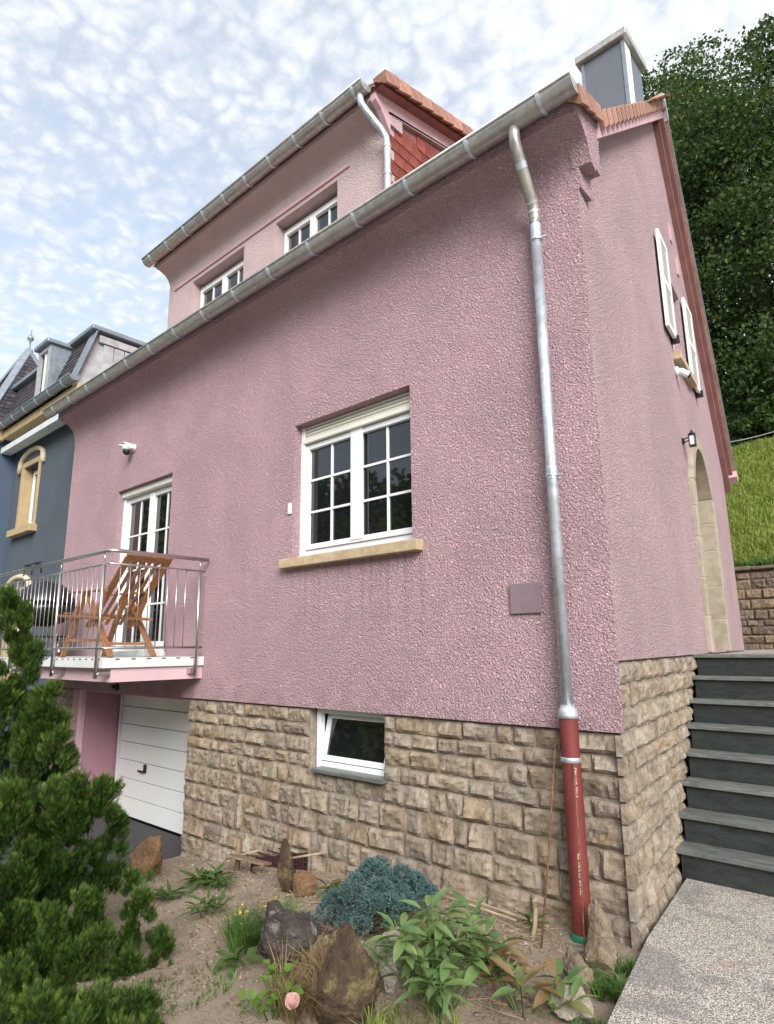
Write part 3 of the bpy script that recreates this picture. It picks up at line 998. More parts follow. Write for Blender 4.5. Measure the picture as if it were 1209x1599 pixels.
for i in range(26):
    s_ = RIDGE_S + 0.12 + i * 0.118
    m = MB(); m.bar(S(s_, 0.02, rake_rear(s_) + 0.055), S(s_, 0.155, rake_rear(s_) + 0.055), 0.215, 0.03 + 0.012 * (i % 2), S(1.49, 0, 1) - S(0, 0, 0))
    m.build('verge_tile', 'clay_tile', roof)
mb = MB(); mb.bar(S(RIDGE_S + 0.03, 0.165, rake_rear(RIDGE_S + 0.03) + 0.085), S(REAR_S + 0.16, 0.165, rake_rear(REAR_S + 0.16) + 0.085), 0.02, 0.03)
mb.build('verge_trim', 'zinc_flashing', roof)
mb = MB()
mb.extrude([(RIDGE_S - 0.16, RIDGE_Z - 0.02), (RIDGE_S + 0.02, RIDGE_Z + 0.16), (RIDGE_S + 0.18, RIDGE_Z - 0.10), (RIDGE_S + 0.12, RIDGE_Z - 0.2), (RIDGE_S, RIDGE_Z + 0.02), (RIDGE_S - 0.12, RIDGE_Z - 0.1)],
           lambda p: S(p[0], 0.18, p[1] + 0.03), lambda p: S(p[0], -0.4, p[1] + 0.03))
mb.build('ridge_cap', 'zinc_bright', roof)
# chimney
CX0, CX1, CY0, CY1, CZ1 = -1.16, -0.58, 3.30, 3.95, 9.72
mb = MB(); mb.box(CX0, CX1, CY0, CY1, 7.9, CZ1)
ch = mb.build('chimney', 'chimney_panel', house)
mb = MB(); mb.box(CX0 - 0.07, CX1 + 0.07, CY0 - 0.07, CY1 + 0.07, CZ1 - 0.05, CZ1 + 0.06)
mb.build('chimney_cap', 'zinc_gutter', ch, bevel=0.01)
mb = MB(); mb.box(CX1 + 0.002, CX1 + 0.012, CY0 + 0.03, CY0 + 0.22, 8.2, CZ1 - 0.06)
mb.build('chimney_seam', 'white_paint', ch)
mb = MB(); mb.box(CX0 - 0.012, CX0 + 0.03, CY0 - 0.012, CY0 + 0.03, 7.9, CZ1 - 0.05); mb.box(CX1 - 0.03, CX1 + 0.012, CY0 - 0.012, CY0 + 0.02, 7.9, CZ1 - 0.05)
mb.build('corner_strip', 'zinc_flashing', ch)

# ---- dormer
w1 = [(-3.83, 5.95), (-2.75, 5.95), (-2.75, 6.74), (-3.83, 6.74)]
w2 = [(-5.69, 5.95), (-4.48, 5.95), (-4.48, 6.74), (-5.69, 6.74)]
DY = 0.10
mb = MB()
mb.poly([(DX0, 5.55), (DX1, 5.55), (DX1, 7.06), (DX0, 7.06)], [w1, w2], lambda x, z: (x, DY, z), (0, 1, 0), 0.16)
dorm = mb.build('dormer_wall', 'plaster_dormer', house)
mb = MB()
mb.box(DX0 + 0.15, DX1 - 0.55, DY - 0.018, DY + 0.05, 6.80, 6.84)
mb.build('lintel_band', 'paint_cove', dorm)
dcove = [(DY + 0.01, 6.98), (DY - 0.02, 7.05), (DY - 0.07, 7.10), (DY - 0.15, 7.135), (DY - 0.22, 7.15), (DY - 0.22, 7.22), (DY + 0.2, 7.3), (DY + 0.2, 6.98)]
mb = MB(); mb.extrude(dcove, lambda p: (DX0 - 0.03, p[0], p[1]), lambda p: (DX1 + 0.03, p[0], p[1]))
mb.build('dormer_cove', 'plaster_dormer', dorm)
gutter('dormer_gutter', house, DX0 - 0.14, DX1 - 0.02, -0.205, 7.262, 0.08, [DX0 + 0.05 + i * 0.46 for i in range(10)])
# dormer roof and cheek
dsl = 0.235
mb = MB()
mb.add([(DX0 - 0.1, -0.14, 7.24), (DX1 + 0.14, -0.14, 7.24), (DX1 + 0.14, 3.2, 7.24 + 3.34 * dsl), (DX0 - 0.1, 3.2, 7.24 + 3.34 * dsl)], [(0, 1, 2, 3)])
mb.add([(DX0 - 0.1, -0.14, 7.20), (DX1 + 0.14, -0.14, 7.20), (DX1 + 0.14, 3.2, 7.20 + 3.34 * dsl), (DX0 - 0.1, 3.2, 7.20 + 3.34 * dsl)], [(3, 2, 1, 0)])
droof = mb.build('dormer_roof', 'verge_board', house)
tf = tile_field('dormer_tile', droof, 'clay_tile', (DX0 - 0.08, -0.13, 7.26), (1, 0, 0), (0, 1, dsl), 19, 10, 0.235, 0.33)
tf['kind'] = 'stuff'
y_ = -0.06
while y_ < 3.0:
    o = link('verge_tile', vme, droof)
    o.matrix_basis = Matrix.Translation((DX1 + 0.05, y_, 7.24 + (y_ + 0.14) * dsl + 0.06)) @ Matrix.Rotation(math.pi / 2, 4, 'Z') @ Matrix.Rotation(-math.atan(dsl), 4, 'Y')
    y_ += 0.19
def droof_z(y): return 7.20 + (y + 0.14) * dsl
def main_z(y): return 5.90 + (y - 0.35) * (RIDGE_Z + 0.03 - 5.90) / (rt.y - 0.35)
mb = MB()
mb.add([(DX1 - 0.01, 0.11, 5.6), (DX1 - 0.01, 0.11, droof_z(0.11)), (DX1 - 0.01, 3.0, droof_z(3.0)), (DX1 - 0.01, 3.0, 8.0)], [(0, 3, 2, 1)])
mb.build('dormer_cheek', 'verge_board', house)
mb = MB()
mb.add([(DX0 + 0.01, 0.11, 5.6), (DX0 + 0.01, 0.11, droof_z(0.11)), (DX0 + 0.01, 3.0, droof_z(3.0)), (DX0 + 0.01, 3.0, 8.0)], [(0, 1, 2, 3)])
mb.build('dormer_cheek', 'verge_board', house)
cheek = [o for o in house.children if o.name.startswith('dormer_cheek')][0]
ct = MB()
ct.add([(0, 0, 0.016), (0.15, 0, 0.016), (0.15, 0.2, 0.004), (0, 0.2, 0.004), (0, 0, 0.0), (0.15, 0, 0.0)],
       [(0, 1, 2, 3), (0, 4, 5, 1), (0, 3, 4), (1, 5, 2)])
ct.xf = Matrix(((0, 0, 1, 0), (1, 0, 0, 0), (0, 1, 0, 0), (0, 0, 0, 1)))   # lies on an x = const plane
cme = ct.mesh('cheek_tile', 'cheek_tile')
rowz = 5.85; rj = 0
while rowz < 7.3:
    y0 = 0.12 + (0.075 if rj % 2 else 0)
    while y0 < 2.3:
        if rowz + 0.16 < droof_z(y0) - 0.17 and rowz + 0.2 > main_z(y0 + 0.1):
            o = link('tile', cme, cheek)
            o.location = (DX1 - 0.008 + rng.uniform(0, 0.004), y0, rowz)
        y0 += 0.155
    rowz += 0.145; rj += 1
mb = MB()
mb.bar((DX1 + 0.01, 0.08, droof_z(0.08) - 0.16), (DX1 + 0.01, 2.4, droof_z(2.4) - 0.16), 0.05, 0.035)
mb.build('cheek_flashing', 'zinc_gutter', cheek)
mb = MB()
bp = [(-0.13, 7.215), (3.0, droof_z(3.0) + 0.005), (3.0, droof_z(3.0) - 0.14), (0.11, droof_z(0.11) - 0.17), (0.10, 6.86), (0.04, 6.95), (-0.04, 7.06), (-0.12, 7.12)]
mb.extrude(bp, lambda p: (DX1 + 0.035, p[0], p[1]), lambda p: (DX1 - 0.03, p[0], p[1]))
mb.build('bargeboard', 'paint_cove', cheek)

# ---- windows
def frame_box(mb, x0, x1, z0, z1, y0, y1, t, tb=None):
    tb = tb or t
    mb.box(x0, x0 + t, y0, y1, z0, z1); mb.box(x1 - t, x1, y0, y1, z0, z1)
    mb.box(x0 + t, x1 - t, y0, y1, z1 - t, z1); mb.box(x0 + t, x1 - t, y0, y1, z0, z0 + tb)
def sash_window(name, parent, x0, x1, z0, z1, y, leaves=2, cols=2, rows=3, ft=0.055, st=0.05, bottom=0.07, xf=None, muntin=0.022, label=None):
    m = MB(xf); frame_box(m, x0, x1, z0, z1, y, y + 0.07, ft, bottom)
    w = m.build(name, 'white_pvc', parent, bevel=0.004)
    if label: w['label'] = label
    ix0, ix1, iz0, iz1 = x0 + ft, x1 - ft, z0 + bottom, z1 - ft
    lw = (ix1 - ix0) / leaves
    for q in range(leaves):
        a, b = ix0 + q * lw, ix0 + (q + 1) * lw
        m = MB(xf); frame_box(m, a + 0.002, b - 0.002, iz0 + 0.002, iz1 - 0.002, y - 0.018, y + 0.05, st)
        m.build('sash', 'white_pvc', w, bevel=0.006)
        ga, gb, gz0, gz1 = a + st, b - st, iz0 + st, iz1 - st
        m = MB(xf); m.box(ga - 0.01, gb + 0.01, y + 0.022, y + 0.03, gz0 - 0.01, gz1 + 0.01)
        m.build('pane', 'window_glass', w)
        for i in range(1, cols):
            c = ga + (gb - ga) * i / cols
            m = MB(xf); m.box(c - muntin / 2, c + muntin / 2, y + 0.006, y + 0.028, gz0, gz1)
            m.build('glazing_bar', 'white_pvc', w)
        for i in range(1, rows):
            c = gz0 + (gz1 - gz0) * i / rows
            m = MB(xf); m.box(ga, gb, y + 0.004, y + 0.026, c - muntin / 2, c + muntin / 2)
            m.build('glazing_bar', 'white_pvc', w)
    return w
wA = sash_window('window', house, -3.30, -1.66, 2.555, 3.84, 0.145, 2, 2, 3, 0.06, 0.055, 0.10, label='white two-sash window with glazing bars')
m = MB(); m.box(-2.56, -2.40, 0.118, 0.14, 2.68, 3.80); m.build('meeting_rail', 'white_pvc', wA, bevel=0.008)
m = MB(); m.box(-3.285, -3.225, 0.095, 0.145, 2.56, 3.97); m.build('shutter_guide', 'white_pvc', wA, bevel=0.004)
m = MB(); m.box(-1.735, -1.675, 0.095, 0.145, 2.56, 3.97); m.build('shutter_guide', 'white_pvc', wA, bevel=0.004)
for i in range(4):
    m = MB(); z0 = 3.832 + i * 0.036
    prof = [(0.128, z0), (0.105, z0 + 0.006), (0.100, z0 + 0.02), (0.106, z0 + 0.030), (0.128, z0 + 0.035)]
    m.extrude(prof, lambda p: (-3.23, p[0], p[1]), lambda p: (-1.73, p[0], p[1]))
    m.build('shutter_slat', 'cream_slat', wA)
m = MB(); m.box(-3.235, -1.725, 0.085, 0.128, 3.785, 3.831); m.build('shutter_end_bar', 'cream_slat', wA, bevel=0.006)
m = MB(); m.box(-3.4, -1.6, 0.2, 0.21, 3.75, 4.1); m.build('shutter_box', 'white_pvc', wA)
m = MB(); m.box(-3.385, -2.592, -0.085, 0.15, 2.465, 2.558); m.build('sill', 'dressed_stone', house, bevel=0.008)
m = MB(); m.box(-2.588, -1.575, -0.087, 0.15, 2.464, 2.558); m.build('sill', 'dressed_stone', house, bevel=0.008)
m = MB(); m.box(-2.592, -2.588, -0.08, 0.14, 2.468, 2.556); m.build('sill_joint', 'joint_white', house)
# french door on the balcony
wD = sash_window('french_door', house, -7.30, -5.70, 1.66, 3.90, 0.16, 2, 2, 4, 0.06, 0.06, 0.06, label='white glazed balcony door')
m = MB(); m.box(-6.56, -6.44, 0.128, 0.155, 1.75, 3.83); m.build('meeting_rail', 'white_pvc', wD, bevel=0.008)
m = MB(); m.box(-7.28, -5.73, 0.06, 0.16, 3.86, 3.945); m.build('shutter_box', 'cream_slat', wD, bevel=0.01)
m = MB(); m.box(-7.28, -7.24, 0.10, 0.16, 1.66, 3.86); m.build('shutter_guide', 'white_pvc', wD)
m = MB(); m.box(-7.3, -5.65, -0.06, 0.16, 1.60, 1.66); m.build('door_step', 'deck_white', house, bevel=0.005)
# dormer windows
wd1 = sash_window('window', house, -3.86, -2.72, 5.95, 6.70, DY + 0.13, 2, 2, 2, 0.05, 0.045, 0.05, label='dormer window standing ajar')
wd2 = sash_window('window', house, -5.72, -4.45, 5.95, 6.70, DY + 0.13, 2, 2, 2, 0.05, 0.045, 0.05, label='closed dormer window')
# basement window, tilted in
m = MB(); frame_box(m, -2.98, -2.05, 0.60, 1.13, 0.10, 0.165, 0.045, 0.06)
bwin = m.build('basement_window', 'white_pvc', house, bevel=0.004)
tilt = Matrix.Translation((0, 0.12, 0.665)) @ Matrix.Rotation(R(-13), 4, 'X') @ Matrix.Translation((0, -0.12, -0.665))
m = MB(tilt); frame_box(m, -2.93, -2.10, 0.665, 1.09, 0.105, 0.155, 0.05)
m.build('sash', 'white_pvc', bwin, bevel=0.005)
m = MB(tilt); m.box(-2.89, -2.14, 0.128, 0.134, 0.70, 1.06); m.build('pane', 'window_glass', bwin)
m = MB(); m.box(-2.97, -2.06, 0.45, 0.46, 0.6, 1.13); m.build('dark_interior', 'dark_room', bwin)
m = MB(); m.box(-2.97, -2.06, 0.17, 0.46, 1.128, 1.132); m.build('reveal_head', 'dark_room', bwin)
m = MB(); m.box(-2.90, -2.04, -0.035, 0.12, 0.585, 0.618); m.build('basement_sill', 'slate_tread', house, bevel=0.004)

# ---- garage door
gm = MB(); gm.box(-7.88, -5.0, 0.62, 0.66, -0.7, 1.12)
gd = gm.build('garage_door', 'black_plastic', house)
tag(gd, 'white sectional garage door')
for i in range(7):
    z0 = -0.60 + i * 0.245
    m = MB(); m.box(-7.80, -5.06, 0.575, 0.62, z0 + 0.004, z0 + 0.241); m.build('door_panel', 'garage_white', gd, bevel=0.006)
m = MB(); m.box(-7.85, -7.815, 0.55, 0.62, -0.62, 1.11); m.build('door_jamb', 'white_pvc', gd)
m = MB(); m.box(-7.03, -6.985, 0.545, 0.575, 0.02, 0.13); m.bar((-7.01, 0.52, 0.04), (-7.12, 0.52, 0.04), 0.022, 0.026); m.bar((-7.01, 0.575, 0.04), (-7.01, 0.515, 0.04), 0.022, 0.022)
m.build('door_handle', 'black_plastic', gd, bevel=0.004)

# ---- gable wall: stone door surround, window, shutters
rD = random.Random(3)
dsur = MB().box(0, 0, 0, 0, 0, 0)
m = MB(SIDE); m.box(D0 - 0.02, D1 + 0.02, 0.17, 0.22, 1.58, 4.2)
sdoor = m.build('side_door', 'old_wood', house)
tag(sdoor, 'recessed front door in a stone arch')
zj = [1.585, 1.98, 2.40, 2.86, 3.22, DSP]
for sgn, a0, a1 in ((0, D0 - 0.12, D0 + 0.05), (1, D1 - 0.05, D1 + 0.12)):
    for i in range(5):
        m = MB(SIDE); m.box(a0, a1, -0.05, 0.18, zj[i] + 0.002, zj[i + 1] - 0.002)
        m.build('jamb_stone', 'door_stone', sdoor, bevel=0.012)
        if i: 
            m = MB(SIDE); m.box(a0 + 0.003, a1 - 0.003, -0.047, 0.176, zj[i] - 0.003, zj[i] + 0.003); m.build('joint', 'joint_white', sdoor)
ain = arch(D0 + 0.04, D1 - 0.04, 1.6, DSP, DAP - 0.05)[2:]
aout = arch(D0 - 0.12, D1 + 0.12, 1.6, DSP, DAP + 0.11)[2:]
for seg in range(4):
    i0, i1 = seg * 4, seg * 4 + 4
    pr = aout[i0:i1 + 1] + ain[i0:i1 + 1][::-1]
    m = MB(SIDE); m.extrude(pr, lambda p: (p[0], -0.05, p[1]), lambda p: (p[0], 0.18, p[1]))
    m.build('arch_stone', 'door_stone', sdoor, bevel=0.008)
wS = sash_window('gable_window', house, W0, W1, WZ0 + 0.05, WZ1, 0.13, 2, 1, 2, xf=SIDE)
m = MB(SIDE); m.box(W0 - 0.12, W1 + 0.12, -0.09, 0.14, WZ0 - 0.08, WZ0 + 0.01); m.build('gable_sill', 'dressed_stone', house, bevel=0.008)
def shutter(s0, s1, z0, z1, off):
    m = MB(SIDE)
    y0, y1 = -off - 0.036, -off
    frame_box(m, s0, s1, z0, z1, y0, y1, 0.07)
    m.box(s0 + 0.07, s1 - 0.07, y0, y1, (z0 + z1) / 2 - 0.04, (z0 + z1) / 2 + 0.04)
    sh = m.build('shutter', 'white_paint', house, bevel=0.004)
    for za, zb in ((z0 + 0.07, (z0 + z1) / 2 - 0.04), ((z0 + z1) / 2 + 0.04, z1 - 0.07)):
        zz = za + 0.02
        while zz < zb - 0.01:
            m = MB(SIDE); m.bar((s0 + 0.06, (y0 + y1) / 2, zz), (s1 - 0.06, (y0 + y1) / 2, zz), 0.028, 0.007, (0, 0.7, 0.7)); m.build('louvre', 'white_paint', sh)
            zz += 0.045
    m = MB(SIDE); m.box(s0 + 0.05, s1 - 0.05, y1 - 0.012, y1 - 0.004, z0 + 0.05, z1 - 0.05); m.build('panel', 'white_paint', sh)
    for zz in (z0 + 0.12, z1 - 0.12):
        m = MB(SIDE); m.box(s0 + 0.1, s0 + 0.14, -off, 0.01, zz - 0.015, zz + 0.015); m.build('hinge', 'dark_metal', sh)
    m = MB(SIDE); m.box(s1 - 0.09, s1 - 0.05, y0 - 0.03, 0.0, z0 - 0.05, z0 + 0.04); m.build('catch', 'dark_metal', sh)
shutter(2.93, 3.42, 5.20, 6.44, 0.028)
shutter(4.36, 4.92, 5.02, 6.24, 0.028)
for i in range(2):
    m = MB(SIDE); m.box(4.15 + 0.3 * i, 4.26 + 0.3 * i, -0.02, 0.02, 7.0 - 0.35 * i, 7.26 - 0.35 * i); m.build('vent_block', 'paint_cove', house)

# ---- downpipe
dp = MB()
neck = [(-0.30, -0.392, 5.52), (-0.30, -0.392, 5.44), (-0.30, -0.385, 5.38), (-0.305, -0.34, 5.32), (-0.315, -0.22, 5.16), (-0.322, -0.15, 5.06), (-0.328, -0.10, 5.0), (-0.33, -0.085, 4.92), (-0.33, -0.085, 4.86)]
dp.tube(neck, 0.043, 16)
nk = dp.build('downpipe', 'zinc_brown', house, smooth=True)
for q in (3, 5, 6):
    m = MB(); m.tube([Vector(neck[q]).lerp(Vector(neck[q + 1]), 0.3), Vector(neck[q]).lerp(Vector(neck[q + 1]), 0.55)], 0.0455, 16); m.build('seam', 'zinc_bright', nk, auto=40)
nk['label'] = 'zinc downpipe ending in a red ground pipe'
m = MB(); m.tube([(-0.33, -0.085, 4.90), (-0.33, -0.085, 1.24)], 0.0385, 20); m.build('pipe', 'zinc_bright', nk, smooth=True)
for z0, z1, r_ in ((4.74, 4.90, 0.0425), (2.83, 2.92, 0.0415), (5.05, 5.06, 0.06)):
    if z0 > 5: continue
    m = MB(); m.lathe((-0.33, -0.085, 0), [(r_, z0), (r_, z1 - 0.01), (r_ - 0.003, z1)], 20); m.build('sleeve', 'zinc_bright', nk, smooth=False)
for zz in (4.72, 2.845):
    m = MB(); m.lathe((-0.33, -0.085, 0), [(0.043, zz), (0.047, zz + 0.004), (0.047, zz + 0.016), (0.043, zz + 0.02)], 20); m.box(-0.34, -0.32, -0.05, 0.0, zz, zz + 0.018); m.box(-0.285, -0.245, -0.1, -0.08, zz, zz + 0.016)
    m.build('pipe_clip', 'zinc_bright', nk)
m = MB(); m.lathe((-0.33, -0.085, 0), [(0.040, 1.30), (0.060, 1.265), (0.066, 1.24), (0.066, 1.215)], 24); m.build('adapter', 'zinc_bright', nk, smooth=True)
m = MB(); m.lathe((-0.33, -0.085, 0), [(0.060, 1.222), (0.060, -0.06)], 28); m.build('ground_pipe', 'red_pipe', nk, auto=40)
m = MB(); m.lathe((-0.33, -0.085, 0), [(0.062, 0.945), (0.066, 0.95), (0.066, 0.972), (0.062, 0.977)], 24); m.build('pipe_clip', 'zinc_bright', nk, auto=40)
m = MB(); m.lathe((-0.33, -0.085, 0), [(0.064, -0.30), (0.068, -0.16), (0.068, -0.10), (0.076, -0.095), (0.076, -0.055), (0.066, -0.04)], 24); m.build('pipe_collar', 'green_pipe', nk, auto=40)
ddp = MB()
ddp.tube([(-2.10, -0.205, 7.22), (-2.10, -0.205, 7.14), (-2.09, -0.20, 7.08), (-2.06, -0.16, 7.0), (-1.99, -0.03, 6.84), (-1.955, 0.02, 6.74), (-1.95, 0.03, 6.66), (-1.95, 0.03, 6.0), (-1.95, -0.02, 5.85)], 0.037, 14)
dd = ddp.build('dormer_downpipe', 'zinc_bright', house, smooth=True)
for zz in (6.62, 6.3):
    m = MB(); m.lathe((-1.95, 0.03, zz), [(0.039, 0), (0.044, 0.004), (0.044, 0.02), (0.039, 0.024)], 14); m.build('pipe_clip', 'zinc_bright', dd)
def text_part(txt, size, mw, mat, parent, name='printed_text'):
    cu = bpy.data.curves.new(name, 'FONT'); cu.body = txt; cu.size = size; cu.align_x = 'LEFT'
    tmp = bpy.data.objects.new('tmp_text', cu); COL.objects.link(tmp)
    dg = bpy.context.evaluated_depsgraph_get(); dg.update()
    me = bpy.data.meshes.new_from_object(tmp.evaluated_get(dg))
    bpy.data.objects.remove(tmp); bpy.data.curves.remove(cu)
    me.materials.clear(); me.materials.append(MATS[mat])
    # wrap round the pipe: local (x along, y across) -> cylinder
    for v in me.vertices:
        x, y = v.co.x, v.co.y
        th = y / 0.0606
        v.co = mw(x, th)
    o = link(name, me, parent)
    return o
th0 = math.atan2(CAM_LOC.y + 0.085, CAM_LOC.x + 0.33)
def pipe_wrap(ztop, dth):
    return lambda x, th: Vector((-0.33 + 0.0608 * math.cos(th0 + dth + th), -0.085 + 0.0608 * math.sin(th0 + dth + th), ztop - x))
text_part('DN 110  SN 4', 0.030, pipe_wrap(0.92, 0.15), 'joint_white', nk)
text_part('KG  110 x 3.2  EN 1401', 0.024, pipe_wrap(0.42, 0.0), 'joint_white', nk)

# ---- balcony
BX1, BY = -4.78, -1.15
m = MB(); m.box(-8.75, BX1, BY, -0.002, 1.50, 1.598)
bal = m.build('balcony', 'deck_white', house, bevel=0.006)
bal['label'] = 'balcony with stainless steel railing'
m = MB(); m.extrude([(-8.7, -0.002), (BX1 - 0.03, -0.002), (BX1 - 0.03, BY + 0.10), (-6.95, BY + 0.10), (-7.1, -0.3), (-8.7, -0.3)], lambda p: (p[0], p[1], 1.36), lambda p: (p[0], p[1], 1.499))
m.build('slab', 'paint_pink', bal)
for i in range(26):
    xx = BX1 - 0.12 - i * 0.15
    m = MB(); m.box(xx, xx + 0.04, BY - 0.003, BY + 0.02, 1.583, 1.594); m.build('drain_slot', 'dark_metal', bal)
for i in range(6):
    yy = BY + 0.12 + i * 0.17
    m = MB(); m.box(BX1 - 0.02, BX1 + 0.003, yy, yy + 0.045, 1.583, 1.594); m.build('drain_slot', 'dark_metal', bal)
RX, RY = BX1 - 0.0, BY - 0.03
def post(x, y):
    m = MB(); m.tube([(x, y, 1.40), (x, y, 2.56)], 0.0185, 12); m.tube([(x, y, 2.55), (x, y, 2.68)], 0.006, 8)
    m.build('post', 'stainless', bal, smooth=True)
posts_f = [-4.87, -5.98, -7.32, -8.64]
for x in posts_f: post(x, RY)
post(RX + 0.03, -0.13)
for x in posts_f:
    m = MB(); m.box(x + 0.015, x + 0.055, RY + 0.0, RY + 0.13, 1.425, 1.465); m.tube([(x + 0.035, RY - 0.006, 1.445), (x + 0.035, RY + 0.01, 1.445)], 0.012, 8); m.build('bracket', 'stainless', bal, bevel=0.006)
m = MB(); m.box(BX1 - 0.04, BX1 + 0.03, -0.20, -0.14, 1.415, 1.475); m.build('bracket', 'stainless', bal, bevel=0.006)
cxr = RX + 0.03
m = MB(); m.tube([(-8.75, RY, 2.69), (-5.1, RY, 2.69), (cxr - 0.06, RY, 2.69), (cxr - 0.01, RY + 0.04, 2.69), (cxr, RY + 0.1, 2.69), (cxr, -0.03, 2.69)], 0.0215, 14); m.build('handrail', 'stainless', bal, smooth=True)
for zz, r_ in ((2.555, 0.011), (1.70, 0.013)):
    m = MB(); m.tube([(-8.75, RY, zz), (cxr - 0.04, RY, zz), (cxr, RY + 0.04, zz), (cxr, -0.06, zz)], r_, 10); m.build('rail', 'stainless', bal, smooth=True)
bm_ = MB().tube([(0, 0, 1.70), (0, 0, 2.555)], 0.0055, 8).mesh('baluster', 'stainless', True)
xx = posts_f[0] - 0.125
while xx > -8.7:
    if min(abs(xx - p) for p in posts_f) > 0.05:
        o = link('baluster', bm_, bal); o.location = (xx, RY, 0)
    xx -= 0.123
yy = RY + 0.12
while yy < -0.2:
    o = link('baluster', bm_, bal); o.location = (cxr, yy, 0)
    yy += 0.108

# ------------------------------------------------------------------ staircase and landing
RISE, RUN, Y0S = 0.1975, 0.215, 1.16
def side_x(y): return -math.tan(A) * y + 0.012
stair = thing('staircase', (1.5, 2.0, 0.0), 'dark slate steps climbing beside the gable wall', 'staircase')
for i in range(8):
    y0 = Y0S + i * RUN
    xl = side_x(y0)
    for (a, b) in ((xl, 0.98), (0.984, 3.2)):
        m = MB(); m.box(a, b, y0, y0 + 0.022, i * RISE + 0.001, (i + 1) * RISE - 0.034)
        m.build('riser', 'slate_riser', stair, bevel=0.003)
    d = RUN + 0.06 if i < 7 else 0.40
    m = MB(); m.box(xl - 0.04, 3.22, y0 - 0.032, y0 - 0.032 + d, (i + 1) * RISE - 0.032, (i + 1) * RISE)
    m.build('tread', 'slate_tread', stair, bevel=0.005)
m = MB()
for i in range(8):
    m.box(side_x(Y0S + i * RUN), 3.19, Y0S + i * RUN + 0.024, Y0S + 8 * RUN + 0.2, i * RISE - 0.05, (i + 1) * RISE - 0.035)
m.build('core', 'dark_mortar', stair)
m = MB(); m.box(-4, 6, 3.0, 9.6, 1.3, 1.565)
tag(m.build('terrace', 'exposed_aggregate'), 'paved landing at the top of the steps', 'terrace', kind='structure')

# ------------------------------------------------------------------ hillside, retaining wall, wood
rw = thing('retaining_wall', (0, 9.6, 1.5), 'rough brown fieldstone retaining wall below the grass slope', 'wall')
m = MB(); m.box(-12, 12, 9.55, 9.9, 1.3, 3.06); m.build('wall_core', 'dark_mortar', rw)
rr = random.Random(21)
zz = 1.55
while zz < 3.0:
    h = rr.uniform(0.10, 0.22)
    x = -2.6
    while x < 2.4:
        w = rr.uniform(0.16, 0.46)
        seed += 1
        me = stone_mesh(w - 0.015, h - 0.015, seed, rr.uniform(0.03, 0.06))
        me.materials.clear(); me.materials.append(MATS['fieldstone'])
        o = link('stone', me, rw); o.matrix_basis = Matrix.Translation(Vector((x + w / 2, 9.555, zz + h / 2)))
        o.matrix_parent_inverse = rw.matrix_basis.inverted()
        x += w
    zz += h
x = -2.8
while x < 2.6:
    w = rr.uniform(0.4, 0.7)
    m = MB(); m.box(x, x + w - 0.015, 9.46 + rr.uniform(-0.02, 0.02), 9.9, 3.055, 3.12 + rr.uniform(-0.01, 0.01)); m.build('coping', 'fieldstone', rw, bevel=0.015)
    x += w

def hill_z(x, y):
    t = min(max((y - 9.7) / 6.6, 0), 1)
    z = 3.05 + 4.35 * t + 0.10 * max(0, min(y - 16.3, 14))
    return z + 0.10 * noise.noise((x * 0.5, y * 0.5, 3)) + 0.05 * noise.noise((x * 1.7, y * 1.7, 9))
m = MB(); m.add(*grid_sheet(-40, 40, 130, 9.65, 60, 110, hill_z))
tag(m.build('hillside', 'turf', smooth=True), 'steep grass slope rising behind the house', 'hillside', kind='structure')

def blades(name, pts, hmin, hmax, wid, mat, lean=0.5, rs=1, parent=None, normal=None):
    r = np.random.default_rng(rs)
    n = len(pts)
    p = np.asarray(pts, float)
    ang = r.uniform(0, 2 * np.pi, n); h = r.uniform(hmin, hmax, n); le = r.uniform(0.1, lean, n)
    side = np.stack([np.cos(ang), np.sin(ang), np.zeros(n)], 1)
    la = r.uniform(0, 2 * np.pi, n)
    ldir = np.stack([np.cos(la), np.sin(la), np.zeros(n)], 1)
    w = (wid * r.uniform(0.6, 1.3, n))[:, None]
    mid = p + np.array([0, 0, 1.0]) * (h * 0.6)[:, None] + ldir * (h * le * 0.35)[:, None]
    top = p + np.array([0, 0, 1.0]) * (h * (1 - 0.35 * le))[:, None] + ldir * (h * le)[:, None]
    v = np.stack([p - side * w, p + side * w, mid + side * w * 0.75, mid - side * w * 0.75, top + side * w * 0.12, top - side * w * 0.12], 1).reshape(-1, 3)
    b = np.arange(n)[:, None] * 6
    f = np.concatenate([b + np.array([0, 1, 2, 3]), b + np.array([3, 2, 4, 5])])
    return np_mesh(name, v, f, mat, parent)
rg = np.random.default_rng(8)
pts = []
for _ in range(48000):
    y = 9.75 + 7.0 * rg.random() ** 1.2
    xr = 1.683 - 0.185 * (y + 4.09)
    x = xr + 3.6 - 6.2 * rg.random()
    pts.append((x, y, hill_z(x, y) - 0.02))
gr = blades('grass', pts, 0.05, 0.20, 0.013, 'grass_leaf', 0.8, 2)
tag(gr, 'long green grass on the slope behind the house', 'grass', kind='stuff')
pts = []
for _ in range(1500):
    x = rg.uniform(-2.4, 0.6); y = 9.6 + 0.35 * rg.random()
    pts.append((x, y, 3.06))
gr = blades('weeds', pts, 0.10, 0.30, 0.016, 'weed_leaf', 1.2, 3)
tag(gr, 'leafy weeds along the retaining wall top', 'weeds', kind='stuff')

